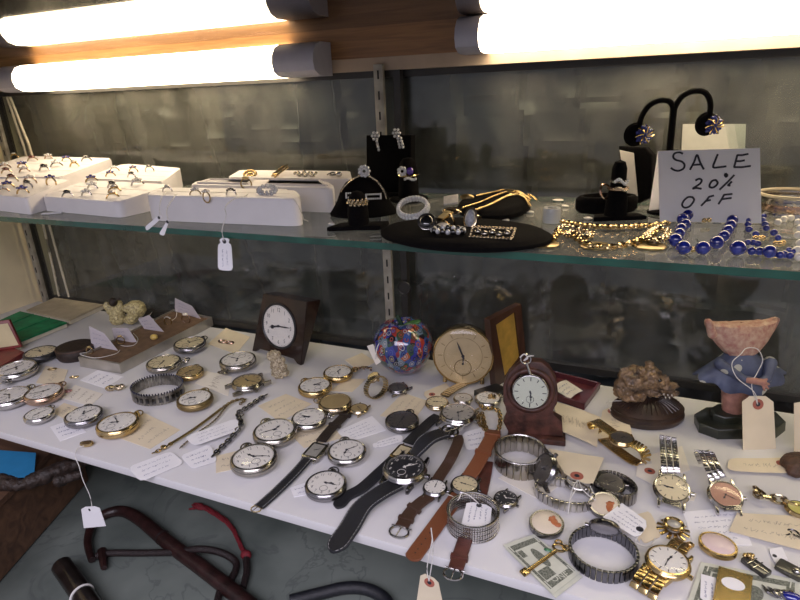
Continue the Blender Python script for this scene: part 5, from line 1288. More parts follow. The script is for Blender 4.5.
# ------------------------------------------------------------------ glass shelf: white trays
G = ZG+.0004
m_tray = mat('white_leatherette', (.80, .77, .78), .5, 0, .03, 30)
m_trayin = mat('white_velvet_pad', (.82, .79, .76), .7, 0, .03, 30)
def gtray(lab, px, zt, bev=.003, rc=0.0, slots=None, recess=None, zb=None):
    zb = zb if zb is not None else G
    zs = zt if isinstance(zt, (list, tuple)) else [zt]*4
    q = [at(p[0], p[1], z_) if z_ is not None else aty(p[0], p[1], .672) for p, z_ in zip(px, zs)]; cc = sum(q, V())/4; t = thing('ring_tray', lab, 'tray', T(V((cc.x, cc.y, zb))))
    def rounded(q, r):
        if not r: return q
        o = []
        for i in range(4):
            p, a_, c2 = q[i], q[i-1], q[(i+1) % 4]; d0 = (a_-p).normalized()*r; d1 = (c2-p).normalized()*r
            for k in range(7): s_ = k/6; o.append(p+d0*(1-s_)**2+d1*s_**2)
        return o
    qq = rounded(q, rc); b = BM()
    lo = [b.verts.new(V((p.x, p.y, zb))) for p in qq]; hi = [b.verts.new(V(p)) for p in qq]; b.faces.new(lo[::-1]); tp = b.faces.new(hi); n = len(qq)
    for k in range(n): b.faces.new([lo[k], lo[(k+1) % n], hi[(k+1) % n], hi[k]])
    bmesh.ops.bevel(b, geom=list(tp.edges), offset=bev, segments=4, affect='EDGES', profile=.5); part('body', b, m_tray, t)
    if slots:
        b = BM()
        for v in slots:
            A, B = q[0].lerp(q[3], v), q[1].lerp(q[2], v); d = (B-A); A = A+d*.05; B = B-d*.05
            sd = (q[3]-q[0]).normalized()*.0009; up = V((0, 0, .0004))
            lo = [b.verts.new(p) for p in (A-sd+up*.3, B-sd+up*.3, B+sd+up*.3, A+sd+up*.3)]; b.faces.new(lo)
        bmesh.ops.solidify(b, geom=b.faces[:], thickness=.0005); part('ring_slot', b, mat('slot_shade_fabric', (.60, .57, .58), .8), t)
    if recess:
        for (u0, u1, v0, v1) in recess:
            b = BM(); Q = [quad_uv(q, u, v)+V((0, 0, .0006)) for u, v in ((u0, v0), (u1, v0), (u1, v1), (u0, v1))]
            for i in range(4):
                tube(b, [Q[i], Q[(i+1) % 4]], .0016, 6, 3)
            part('well_rim', b, m_tray, t)
            b = BM(); b.faces.new([b.verts.new(p+V((0, 0, -.0002))) for p in Q]); bmesh.ops.solidify(b, geom=b.faces[:], thickness=.0004); part('well_floor', b, mat('grey_velvet_well', (.62, .60, .62), .8), t)
    return t, q
ZA = ZG + .020
Z = lambda *k: [None if x is None else G+x for x in k]
tA2, qA2 = gtray('cream-white ring tray at the back left end of the glass shelf', [(-40, 177), (60, 177), (112, 158), (24, 156)], Z(.031, .031, None, None), rc=.006, bev=.004, slots=(.3, .62))
tA1, qA1 = gtray('white ring tray at the front left end of the glass shelf', [(-60, 189), (26, 198), (71, 179.3), (-31, 177)], Z(.020, .020, .0295, .0295), rc=.006, bev=.004, slots=(.3, .62))
tB2, qB2 = gtray('back white ring tray right of the left-end trays', [(84, 178), (163, 181.5), (181, 168), (124, 163.5)], Z(.0262, .0262, None, None), rc=.010, bev=.004, slots=(.3, .65))
tB1, qB1 = gtray('front white ring tray right of the left-end trays', [(40, 196), (118, 202), (172, 184.4), (87, 180.2)], Z(.018, .018, .0255, .0255), rc=.010, bev=.004, slots=(.3, .62))
tC, qC = gtray('long white rounded display block in the middle of the glass shelf', [(142, 195), (303, 199), (294, 189), (158, 187.5)], G+.0275, .0035, .022, slots=(.5,))
tD, qD = gtray('white rounded tray with shallow wells behind the long block', [(186, 184.5), (337, 188), (325, 180.5), (206, 179)], G+.027, .003, .018, recess=((.06, .42, .2, .85), (.55, .95, .2, .85)))
tE, qE = gtray('rearmost white tray holding brooches', [(228, 177), (352, 179), (350, 171), (240, 170)], G+.027, .0025, .004)
ords = ['first', 'second', 'third', 'fourth', 'fifth', 'sixth', 'seventh', 'eighth']
def rowrings(pts, zt, where, rr, kinds):
    for i, (x, y) in enumerate(pts):
        me_, st_, kd, nm = kinds[(i*7+len(where)) % len(kinds)]
        ringat(x, y, zt, me_, st_, '%s ring, %s from left %s' % (nm, ords[i], where), rr, .5+.35*math.sin(i*2.3+len(where)), 0.66, kd, 'rings in the white ring trays')
KD = [('silver', 'diamond', 'cluster', 'silver clear-stoned'), ('gold', 'diamond', 'solitaire', 'gold'), ('palegold', 'garnet', 'oval', 'pale gold dark-stoned'), ('rosegold', 'diamond', 'cluster', 'rose gold'), ('gold', 'sapphire', 'cluster', 'gold dark-clustered'), ('silver', 'onyx', 'oval', 'silver black-stoned')]
rowrings([(14, 155), (32, 158), (48, 156), (66, 158), (86, 158)], qA2, 'in the back row of the back left tray', .0074, KD)
rowrings([(4, 165), (22, 164), (44, 167), (56, 163), (74, 163)], qA2, 'in the middle row of the back left tray', .0082, KD)
rowrings([(6, 170), (24, 169)], qA2, 'in the front row of the back left tray', .0072, KD)
rowrings([(11, 177), (29, 178), (50, 178)], qA1, 'in the back row of the front left tray', .0074, KD)
rowrings([(7, 184), (27, 183)], qA1, 'in the middle row of the front left tray', .0074, KD)
rowrings([(2, 189), (22, 189)], qA1, 'in the front row of the front left tray', .0078, KD)
rowrings([(114, 168), (133, 168), (149, 167)], qB2, 'in the back row of the second back tray', .0062, KD)
rowrings([(110, 173), (131, 174)], qB2, 'in the front row of the second back tray', .0062, KD)
rowrings([(91, 178), (112, 184), (137, 181)], qB1, 'in the back row of the second front tray', .0074, KD)
rowrings([(92, 185), (114, 188)], qB1, 'in the middle row of the second front tray', .0074, KD)
rowrings([(67, 193), (86, 192), (112, 194)], qB1, 'in the front row of the second front tray', .0068, KD)
zC = ZG+.0275
ringat(167, 189, zC, 'silver', 'diamond', 'thin silver ring tied to two small tags on the long white block', .0055, .3, .52, 'solitaire')
ringat(195, 192, zC, 'palegold', 'diamond', 'pale gold ring lying left of its neighbour on the long white block', .0055, .6, .52, 'cluster')
ringat(206, 194, zC, 'gold', 'diamond', 'gold ring touching its left neighbour on the long white block', .0055, -.2, .52, 'cluster')
ringat(231, 192, zC, 'silver', 'onyx', 'silver ring with two dark stones on the long white block', .0060, .1, .52, 'row')
ringat(246, 183, ZG+.027, 'brass', 'topaz', 'dark gold dome ring standing between the block and the welled tray', .0060, .4, .3, 'oval')
b = BM(); m_ = T(at(267, 190, zC+.005)) @ RX(.9)
for i in range(14):
    a = 2*PI*i/14; ell(b, (.011*math.cos(a), .0055*math.sin(a), 0), (.0022, .0020, .0018), m_, 8)
for i in range(9): ell(b, (.0075*math.cos(i*.7), .003*math.sin(i*.7), .0012), (.0016,)*3, m_, 8)
single('rhinestone_brooch', b, W_['diamond'], 'oval clear rhinestone brooch at the right end of the long white block', 'brooch')
b = BM(); m_ = T(at(250, 174, ZG+.030)) @ RX(.9)
for i in range(12): ell(b, (.0085*math.cos(i*PI/6), .0045*math.sin(i*PI/6), 0), (.0026, .0022, .0018), m_, 8)
ell(b, (0, 0, 0), (.005, .0025, .0018), m_); single('gold_brooch', b, W_['gold'], 'oval beaded gold brooch on the rearmost white tray', 'brooch')
b = BM()
for k, (p0, p1, p2) in enumerate((((272, 176), (278, 172), (287, 165)), ((275, 177), (281, 172), (288, 167)), ((273, 174), (279, 170), (284, 166)))): tube(b, [at(p0[0], p0[1], ZG+.030), at(p1[0], p1[1], ZG+.032), at(p2[0], p2[1], ZG+.036)], .0013, 6, 5)
b2 = at(276, 175, ZG+.031); ell(b, b2, (.004, .003, .002)); single('gold_spray_brooch', b, W_['gold'], 'gold spray brooch pointing up on the rearmost white tray', 'brooch')
b = BM(); m_ = T(at(305, 174, ZG+.0305)) @ RX(.5)
for i in range(16): ell(b, (-.014+.0019*i, .0032*math.sin(i*1.3), .001*math.cos(i*2)), (.0022, .0028, .0020), m_, 8)
single('silver_leaf_brooch', b, W_['nickel'], 'long textured silver leaf brooch on the rearmost white tray', 'brooch')
b = BM(); m_ = T(at(333, 175, ZG+.030)); torus(b, (0, 0, 0), .0035, .001, m_, 16, 6); ell(b, (.008, 0, .001), (.0045, .003, .0032), m_); tube(b, [m_ @ V((-.008, 0, 0)), m_ @ V((0, 0, .003)), m_ @ V((.004, 0, .001))], .001)
single('silver_brooch', b, W_['silver'], 'small silver and pearl brooch at the right end of the rearmost tray', 'brooch')
# small tags hanging over the shelf front from the long block
ys = YG-.004; yk = at(163, 232, G).y
def strtag(px, lab, y, pts): return card(px, lab, 'paper', 'jewel', y=y, hole=(.12, .5, .0016, 'ink'), string=pts)
yv = YG-.003
strtag([(160, 214), (145, 227), (147, 231), (162, 218)], 'left one of two slim white tags leaning on the long block', at(150, 226, G).y-.002, [aty(160, 216, at(150, 226, G).y-.0025), at(162, 205, zC-.004)+V((0, -.003, 0)), at(162, 197, zC+.001), at(166, 191, zC+.002)])
strtag([(168, 219), (159, 234), (164, 236), (169, 221)], 'right one of two slim white tags leaning on the long block', at(163, 232, G).y-.002, [aty(168, 220, at(163, 232, G).y-.0025), at(170, 208, zC-.006)+V((0, -.004, 0)), at(174, 197, zC+.001), at(176, 194, zC+.001)])
yt_ = YG-.003
card([(219, 236), (217, 244), (219, 270), (233, 270)][:0] or [(218, 238), (218, 270), (233, 271), (231, 238)], 'white tag hanging on a looped string below the front edge of the glass shelf', 'paper', 'jewel', y=yt_, hole=(.1, .5, .0022, 'ink'), write=(2, .3, .9, .2, .8),
     string=[aty(224, 241, yt_-.001), aty(222, 230, yt_-.001), aty(226, 216, yt_+.004), at(228, 206, zC-.002)+V((0, -.004, 0)), at(234, 199, zC+.001), at(243, 197, zC+.001), at(248, 194, zC+.001)])
b = BM(); tube(b, [at(293, 198, zC+.0005), at(298, 206, zC-.004)+V((.002, -.002, 0)), at(303, 217, G+.004), at(303, 219, G+.001), at(308, 221, G+.001)], .0005, 5); single('loose_string', b, W_['string'], 'loose white string over the right end of the long white block', 'string')
b = BM(); m_ = T(at(52, 213, G+.001)) @ RZ(.6); box(b, (0, 0, 0), (.022, .006, .0008), m_); single('paper_slip', b, W_['paper'], 'narrow white slip lying on the glass in front of the left trays', 'paper')
card([(76, 219), (78, 200), (118, 204), (100, 221)][:0] or [(75, 214), (79, 202), (112, 206), (108, 220)], 'clear plastic slip leaning on the front of the second front tray', 'paper', 'rect', P=tuple(at(92, 219, G)), N=(.1, -.95, .3)) if False else None
# ------------------------------------------------------------------ black velvet displays
velv = W_['velvet']
def vpad(lab, cx, cy, rx, ry, h, rot=0.0, name='velvet_pad'):
    P = at(cx, cy, G+h*.6); P.z = G; RXw = (at(cx+rx, cy, G)-at(cx-rx, cy, G)).length/2; RYw = (at(cx, cy-ry, G)-at(cx, cy+ry, G)).length/2
    b = BM(); n = 48; pr = [(0, 0), (.9, 0), (1, .25), (1, .55), (.93, .85), (.8, 1), (0, 1.02)]
    m_ = T(P) @ RZ(rot) @ SC(RXw, RYw, h); lathe(b, pr, m_, n)
    return single(name, b, velv, lab, 'display pad', origin=P)
vpad('long black oval velvet pad at the front edge of the glass shelf', 463, 232, 84, 13, .009, -.03)
vpad('smaller black velvet pad behind the front oval pad, draped with gold chains', 494, 204, 34, 10, .012, .12)
# tall easel block
t = thing('velvet_stand', 'tall black velvet earring block near the middle standard', 'display stand', T(at(389, 197, G)))
P0 = at(368, 196, G); P1 = at(409, 198, G); f = pframe(P0, P1, .10)
x1 = onf(f, 411, 140).x; x0 = onf(f, 366, 140).x; hh = onf(f, 388, 135).y
b = BM(); prism(b, [(x0, 0), (x1, 0), (x1, hh), (x0, hh)], -.012, 0, f, .0015); part('panel', b, velv, t)
b = BM(); prism(b, [(x0, 0), (x1, 0), (x1, .006), (x0, .006)], 0, .012, f, .001); part('foot', b, velv, t)
def stones(pts, m, r, mt, par, nm):
    b = BM()
    for p in pts:
        x, y = p[0], p[1]; k = p[2] if len(p) > 2 else 1
        ell(b, (x, y, r*.5), (r*k, r*k, r*.7*k), m, 8)
    return part(nm, b, mt, par)
for nm, ex, ey, lab, drops in (('earring', 376, 136, 'clear stone earring at the upper left corner of the tall velvet block', 1), ('earring', 397, 133, 'clear stone drop earring at the upper right corner of the tall velvet block', 2)):
    c_ = onf(f, ex, ey); tt_ = thing(nm, lab, 'earring', f @ T(c_))
    pts = [(c_.x+.0042*math.cos(a), c_.y+.0042*math.sin(a)) for a in [i*PI/3 for i in range(6)]]+[(c_.x, c_.y)]
    for d_ in range(drops):
        for k in range(4): pts.append((c_.x+.002+d_*.004+k*.0009, c_.y-.006-k*.0034))
    stones(pts, f @ T(V((0, 0, .0008))), .0019, W_['diamond'], tt_, 'stone')
    b = BM(); cyl(b, f @ V((c_.x, c_.y, -.0005)), f @ V((c_.x, c_.y, .0015)), .001); part('post', b, W_['silver'], tt_)
# finger cone with flower ring
def finger(nm, px, py, ptop, rpx, lab, base=True, bw=1.9, z=G):
    um, s = upm(px, py, z); t = thing(nm, lab, 'display stand', T(um.translation)); h = ptop
    b = BM(); lathe(b, [(rpx*1.05, 2), (rpx, h*.3), (rpx*.9, h*.7), (rpx*.78, h*.88), (rpx*.5, h*.97), (0, h)], um, 30); part('finger', b, velv, t)
    if base: b = BM(); lathe(b, [(0, 0), (rpx*bw, 0), (rpx*bw, 2.4), (rpx*bw*.9, 3.2), (0, 3.3)], um, 32); part('base', b, velv, t)
    return t, um, s
t, um, s = finger('ring_stand', 409, 200, 42, 10, 'black velvet ring stand against the right side of the tall block')
t = thing('ring', 'silver flower ring with violet stone on the stand by the tall block', 'ring', T(um @ V((0, -8, 30))))
b = BM(); torus(b, (0, 0, 25), 10, 1.0, um, 28, 6); part('band', b, W_['gold'], t)
fl = um @ T(V((-6, -12, 30)))
b = BM()
for i in range(7): a = i*2*PI/7; ell(b, (3.2*math.cos(a), 0, 3.2*math.sin(a)), (1.9, 1.0, 1.9), fl, 8)
part('petal', b, W_['diamond'], t)
b = BM(); ell(b, (7.5, -.5, 0), (3.6, 2.2, 3.6), fl, 10); part('stone', b, W_['amethyst'], t)
b = BM()
for i in range(7): ell(b, (2.5+i*1.7, -.5, -7.5+.9*math.sin(i)), (1.2, 1, 1.5), fl, 8)
part('pale_stones', b, W_['diamond'], t)
# hat-shaped velvet dome with bracelets
um, s = upm(364, 214, G)
t = thing('velvet_dome', 'black velvet domed display with bracelets pinned on it', 'display stand', T(um.translation))
b = BM(); lathe(b, [(0, 0), (33, 0), (34, 2), (31, 6), (26, 14), (22, 24), (16, 32), (8, 36.5), (0, 38)], um @ SC(1, .62, 1), 44); part('dome', b, velv, t)
def dome_pt(a, z):
    r_ = 26-(z-14)*.4 if z < 24 else 22-(z-24)*.75; return um @ V((r_*math.cos(a), .62*r_*math.sin(a), z))
t = thing('bracelet', 'pale gold curved bracelet draped over the top of the velvet dome', 'bracelet', T(um @ V((0, 0, 36))))
b = BM(); P_ = [um @ V((x, y, z)) for x, y, z in ((-20, -7, 24), (-15, -9, 31), (-6, -7, 37), (4, -5, 39), (14, -7, 34), (21, -8, 24), (23, -8, 16))]; links(b, P_, .0035, .0014, .003); part('links', b, W_['palegold'], t)
t = thing('brooch', 'clear stone flower brooch on top of the velvet dome', 'brooch', T(um @ V((-1, -6, 39))))
fl = um @ T(V((3, -7, 43))); b = BM()
for i in range(9): a = i*2*PI/9; ell(b, (4.6*math.cos(a), -.5, 4.6*math.sin(a)), (1.7, 1.1, 1.7), fl, 8); ell(b, (2.4*math.cos(a+.3), -1, 2.4*math.sin(a+.3)), (1.2, 1, 1.2), fl, 6)
part('stone', b, W_['diamond'], t)
for lab, x0_, z0_, w_ in (('small square clear stone buckle brooch on the left of the velvet dome', -12, 22, 6), ('clear stone bar brooch on the right of the velvet dome', 11, 20, 14)):
    fl = um @ T(V((x0_, -17, z0_))) @ RX(-.5); tt_ = thing('brooch', lab, 'brooch', T(fl.translation)); b = BM()
    n_ = int(w_/1.6)
    for i in range(n_+1):
        for zz in (-2.2, 2.2): ell(b, (-w_/2+i*w_/n_, 0, zz), (1, .8, 1), fl, 6)
    for zz in (-.8, .8):
        for xx in (-w_/2, w_/2): ell(b, (xx, 0, zz), (1, .8, 1), fl, 6)
    part('stone', b, W_['diamond'], tt_)
# front ring stand
um, s = upm(359, 228, G)
t = thing('ring_stand', 'black velvet ring stand on a flat square base at the shelf front', 'display stand', T(um.translation))
b = BM(); prism(b, [(-31, -9), (22, -12), (30, 10), (-18, 12)], 0, 4, um, .8*s); part('base', b, velv, t)
b = BM(); lathe(b, [(10.5, 3), (10.5, 14), (9.5, 26), (8, 32), (5, 36), (0, 37.5)], um, 30); part('finger', b, velv, t)
t = thing('ring', 'gold cluster ring on the front velvet ring stand', 'ring', T(um @ V((0, -9, 28))))
b = BM(); torus(b, (0, 0, 26), 10, .9, um, 26, 6); part('band', b, W_['gold'], t)
b = BM(); random.seed(3)
for i in range(16): a = -2.4+i*.13; ell(b, (10.6*math.cos(a), 10.6*math.sin(a), 27+2.6*math.sin(i*2.1)), (1.7, 1.7, 1.7), um, 8)
part('stone', b, W_['palegold'], t)
b = BM(); ell(b, at(331, 224, G+.001), (.0035, .002, .0012)); single('loose_stone', b, W_['diamond'], 'small clear stone lying on the glass by the white tray', 'gemstone')
zp = G+.009
# rhinestone bracelet ring
b = BM(); c_ = at(413, 211, G+.008); c_.z = G+.001
for i in range(28):
    a = 2*PI*i/28
    for z, k_ in ((-.002, 1.05), (.0015, 1)): ell(b, c_+V((0, 0, .0105))+(RX(.62) @ V((.0150*k_*math.cos(a), .0125*k_*math.sin(a), z))), (.0022, .0020, .0022), None, 6)
single('rhinestone_bracelet', b, W_['diamond'], 'round clear rhinestone bracelet standing behind the front oval pad', 'bracelet')
def bigring(px, py, lab, stone, shape, met='silver', R=.0088, sx=1, sy=1, rz=0.0, tl=-.7, z=zp):
    P = at(px, py, z+R*.6); P.z = z; t = thing('ring', lab, 'ring', T(P) @ T(V((0, 0, R*.75))) @ RZ(rz) @ RX(tl))
    b = BM(); torus(b, (0, 0, -R*.3), R*.85, R*.11, T(V((0, 0, 0))) @ RX(PI/2), 28, 6); part('band', b, W_[met], t, False)
    b = BM()
    if shape == 'oval': lathe(b, [(R*.85, R*.45), (R*.9, R*.7), (R*.75, R*.75), (0, R*.6)], SC(sx, sy, 1), 32)
    else: box(b, (0, 0, R*.6), (R*1.3*sx, R*1.3*sy, R*.35), None, R*.06)
    part('setting', b, W_[met], t, False)
    b = BM()
    if shape == 'oval': ell(b, (0, 0, R*.72), (R*.66*sx, R*.66*sy, R*.32), None, 20)
    else: box(b, (0, 0, R*.8), (R*1.05*sx, R*1.05*sy, R*.25), None, R*.1)
    part('stone', b, stone if not isinstance(stone, str) else W_[stone], t, False); return t
bigring(427, 226, 'silver ring with a large round black stone on the front velvet pad', 'onyx', 'oval', 'silver', .0085, 1, 1, .3, .9)
bigring(447, 222, 'gold ring with a pale yellow rectangular stone on the front velvet pad', 'topaz', 'rect', 'gold', .0078, .75, 1.3, -.5, .4)
m_bluecam = mat('pale_blue_cameo', (.50, .53, .58), .35, 0, .25, 400)
bigring(472, 221, 'tall pale blue oval cameo ring between the two velvet pads', m_bluecam, 'oval', 'palegold', .0085, .8, 1.35, 0, 1.15, zp-.002)
t = thing('stone_bracelet', 'silver link bracelet with black and clear stones at the front of the velvet pad', 'bracelet', T(at(448, 232, zp)))
A = BM(); B = BM(); c_ = at(448, 230, zp+.003)
for i in range(18):
    a = 2*PI*i/18; p = c_+V((.0135*math.cos(a), .0075*math.sin(a), 0)); (ell(A, p, (.0026, .0024, .0028), None, 8) if i % 2 else ell(B, p, (.0022, .0021, .0024), None, 8))
part('black_stone', A, W_['onyx'], t); part('clear_stone', B, W_['diamond'], t)
t = thing('brooch', 'rectangular gold brooch edged with clear stones on the front velvet pad', 'brooch', T(at(492, 232, zp)))
fb = T(at(492, 233, zp+.003)) @ RX(.55); A = BM(); B = BM()
for i in range(30):
    s_ = i/30*2*(.034+.011); w_, h_ = .034, .011
    if s_ < w_: p = (-w_/2+s_, -h_/2)
    elif s_ < w_+h_: p = (w_/2, -h_/2+s_-w_)
    elif s_ < 2*w_+h_: p = (w_/2-(s_-w_-h_), h_/2)
    else: p = (-w_/2, h_/2-(s_-2*w_-h_))
    ell(A, (p[0], p[1], 0), (.0017, .0017, .0015), fb, 6)
for i in range(5): ell(B, (-.012+i*.006, .001*(-1)**i, 0), (.0030, .0026, .0022), fb, 8)
part('edge_stone', A, W_['palegold'], t); part('centre_stone', B, W_['nickel'], t)
bigring(413, 222, 'second clear stone band just in front of the rhinestone bracelet', 'diamond', 'oval', 'silver', .006, 1.3, .6, 0, .5) if False else None
b = BM(); box(b, (0, 0, 0), (.0155, .0125, .0022), T(at(451, 200, G+.012)) @ RX(.6) @ RZ(.25), .0004); single('square_locket', b, mat('brushed_silver', (.62, .60, .60), .5, .4, .1, 200), 'square silver locket standing at the left of the rear velvet pad', 'locket')
b = BM(); ell(b, (0, 0, 0), (.008, .0045, .003), T(at(467, 197, G+.013)) @ RX(.3)); single('oval_charm', b, W_['brass'], 'oval antique gold charm beside the square silver locket', 'charm')
b = BM(); m_ = T(at(452, 211, zp+.002)) @ RX(.4); torus(b, (0, 0, 0), .0085, .0012, m_, 24, 6, 1, .6); ell(b, (0, 0, 0), (.0078, .0045, .0018), m_); single('oval_brooch', b, W_['palegold'], 'pale oval gold brooch between the two velvet pads', 'brooch')
b = BM(); ell(b, at(443, 226, zp+.002), (.006, .004, .003)); single('pebble_stone', b, W_['pearl'], 'small white oval stone below the yellow-stoned ring', 'gemstone')
t = thing('gold_necklace', 'several gold chain strands draped over the rear velvet pad', 'necklace', T(at(500, 196, G)))
for pts in (((476, 196), (490, 193), (505, 190), (520, 192), (530, 199)), ((462, 208), (478, 203), (494, 196), (508, 192), (522, 194), (528, 202)), ((470, 212), (486, 206), (500, 199), (512, 194), (524, 197), (530, 206)), ((478, 209), (492, 204), (503, 198), (514, 195), (530, 195), (536, 200))):
    b = BM(); chain(b, [at(x, y, G+.0135) for x, y in pts], .0013, .0005); part('strand', b, W_['gold'], t)
b = BM(); random.seed(5); chain(b, [at(524+6*math.sin(i*1.9), 200+5*math.cos(i*2.7), G+.004+.0012*(i % 4)) for i in range(12)], .002, .0007); part('coiled_end', b, W_['gold'], t)
b = BM(); lathe(b, [(0, 0), (.0082, 0), (.0085, .001), (.0085, .013), (.0078, .014), (.0045, .014), (.0045, .004), (0, .004)], T(V((at(550, 224, G).x, at(550, 222, G).y, G))), 36)
single('glass_ring_holder', b, mat('frosted_white_glass', (.55, .56, .54), .25, 0, .05, 50, coat=.4), 'small frosted round holder on the glass right of the black pads', 'holder')
for x, y, w, lab in ((530, 212, .006, 'small white stone cap left of the frosted holder'), (505, 220, .0065, 'small white stone cap behind the front velvet pad'), (588, 218, .006, 'white slip fragment in front of the black ring box'), (565, 206, .006, 'white slip fragment left of the black ring box'), (558, 200, .009, 'thin white slip behind the frosted holder')):
    b = BM(); ell(b, at(x, y, G+.0014), (w*.7, w*.45, .0014), None, 12); single('white_cap', b, W_['pearl'], lab, 'stone')
for x, y, lab in ((544, 245, 'leftmost flat gold disc at the shelf front'), (596, 247, 'middle flat gold disc at the shelf front'), (650, 247, 'flat gold disc below the blue bead bracelet')):
    b = BM(); lathe(b, [(0, 0), (.0115, 0), (.012, .0004), (.012, .0012), (.0113, .0016), (0, .0016)], T(V((at(x, y, G).x, at(x, y, G).y, G))), 36); single('gold_disc', b, W_['brass'], lab, 'disc')
def gchain(lab, pts, r, w, mt='gold', z=.003, name='gold_necklace'):
    b = BM(); chain(b, [at(x, y, G+z) for x, y in pts], r, w); return single(name, b, W_[mt], lab, 'necklace')
gchain('thick gold rope bracelet lying along the shelf front', [(552, 240), (560, 232), (572, 235), (580, 240), (590, 245), (605, 247), (618, 246), (632, 243), (645, 238), (656, 232)], .0032, .0011)
gchain('gold filigree chain behind the thick rope bracelet', [(562, 222), (575, 224), (590, 226), (607, 227), (622, 227), (640, 226), (655, 225), (668, 223)], .0030, .0012)
gchain('gold leaf chain at the left of the gold heap', [(556, 230), (566, 226), (578, 229), (592, 233), (584, 238), (574, 231), (566, 236)], .0028, .0010, 'palegold', .004)
gchain('gold chain heap beside the blue bead bracelet', [(645, 236), (655, 229), (668, 231), (664, 238), (652, 241), (648, 234), (660, 226)], .0028, .0010, 'palegold', .004)
# black ring box with open lid and a ring finger
um, s = upm(607, 213, G)
t = thing('ring_box', 'open black ring box, its white-lined lid standing to the right', 'box', T(um.translation))
b = BM(); lathe(b, [(0, 0), (28, 0), (31, 3), (31, 13), (28, 16), (24, 16), (23, 12), (0, 12)], um @ T(V((2, 9, 0))) @ SC(1, .55, 1), 40); part('box_base', b, velv, t)
f = pframe(at(622, 200, G+.004), at(650, 203, G+.004), .08)
p_ = [onf(f, *p) for p in ((618, 146), (645, 147), (652, 155), (652, 196), (636, 204), (626, 200))]
b = BM(); prism(b, [(p.x, p.y) for p in p_][::-1], -.010, 0, f, .002); part('lid', b, velv, t)
p_ = [onf(f, *p) for p in ((620, 150), (634, 153), (638, 196), (627, 196))]
b = BM(); prism(b, [(p.x, p.y) for p in p_][::-1], 0.0002, .0012, f, .0003); part('lid_lining', b, W_['card2'], t)
um, s = upm(615, 219, G)
t = thing('ring_stand', 'slim black ring finger on a square base in front of the open ring box', 'display stand', T(um.translation))
b = BM(); prism(b, [(-24, -7), (28, -8), (24, 9), (-18, 9)], 0, 4, um, .8*s); part('base', b, velv, t)
b = BM(); lathe(b, [(11, 4), (10, 22), (7.5, 32), (7, 50), (5, 56), (0, 58)], um, 28); part('finger', b, velv, t)
for k, (z, mt, lab) in enumerate(((38, 'silver', 'upper silver crossover ring on the slim black ring finger'), (31, 'rosegold', 'lower rose gold ring with clear stones on the slim black ring finger'))):
    t = thing('ring', lab, 'ring', T(um @ V((0, 0, z)))); b = BM(); torus(b, (0, 0, z), 7.8+k, 1.2+.4*k, um @ T(V((0, 0, 0))), 28, 6); part('band', b, W_[mt], t)
    b = BM()
    for i in range(9): a = -2.3+i*.2; ell(b, ((8.8+k)*math.cos(a), (8.8+k)*math.sin(a), z+(1.6 if k else 2.5)*math.sin(i*.8)), (1.3, 1.3, 1.6), um, 6)
    part('stone', b, W_['diamond' if k == 0 else 'palegold'], t)
t = thing('ring', 'pinkish gold ring leaning against the left of the slim ring finger', 'ring', T(um @ V((-12, -2, 26))))
b = BM(); torus(b, (0, 0, 0), 7, 1.2, um @ T(V((-12, 0, 28))) @ RX(1.2) @ RY(.5), 24, 6); part('band', b, W_['rosegold'], t)
# earring tree
um, s = upm(663, 213, G)
t = thing('earring_tree', 'black two-armed earring tree behind the sale card', 'display stand', T(um.translation))
z_ = lambda py: (212-py)*.96
b = BM(); lathe(b, [(0, 0), (15, 0), (15, 2.5), (4, 4), (0, 4)], um, 28); part('base', b, velv, t)
b = BM(); tube(b, [um @ V((0, 0, 2)), um @ V((-1, 0, 60)), um @ V((-2, 0, z_(108)))], 3.3*s, 10, 6); part('post', b, velv, t)
for pts in ([(-2, 98), (-6, 105), (-15, 107), (-25, 103), (-31, 94), (-33, 84)], [(-2, 98), (4, 109), (15, 114), (26, 112), (32, 103), (33, 91)]):
    b = BM(); tube(b, [um @ V((x, 0, z)) for x, z in pts], 2.6*s, 10, 6); part('arm', b, velv, t)
for x, z in ((-36, 77), (31, 84)):
    b = BM(); lathe(b, [(0, -2), (9, -2), (11, 0), (9, 2), (0, 2)], um @ T(V((x, 0, z))) @ RX(PI/2), 28); part('disc', b, velv, t)
for x, z, lab in ((-29, 77, 'blue and gold cluster earring on the left arm of the earring tree'), (36, 83, 'blue and gold cluster earring on the right arm of the earring tree')):
    fl = um @ T(V((x, -4, z))); t = thing('earring', lab, 'earring', T(fl.translation)); A = BM(); B = BM(); random.seed(int(x+99))
    for i in range(34):
        a, r_ = i*2.4, 7.5*math.sqrt((i+.5)/34); ell(A, (r_*math.cos(a), 2*(r_/9)**2-1.5, r_*math.sin(a)*1.1), (1.6, 1.4, 1.7), fl, 6)
    for i in range(7):
        a = i*.95; tube(B, [fl @ V((2*math.cos(a), -3, 2*math.sin(a))), fl @ V((6*math.cos(a+.3), -3.2, 6*math.sin(a+.3))), fl @ V((9*math.cos(a+.5), -1.5, 9*math.sin(a+.5)))], .7*s, 5, 3)
    part('blue_stone', A, W_['sapphire'], t); part('gold_petal', B, W_['gold'], t)
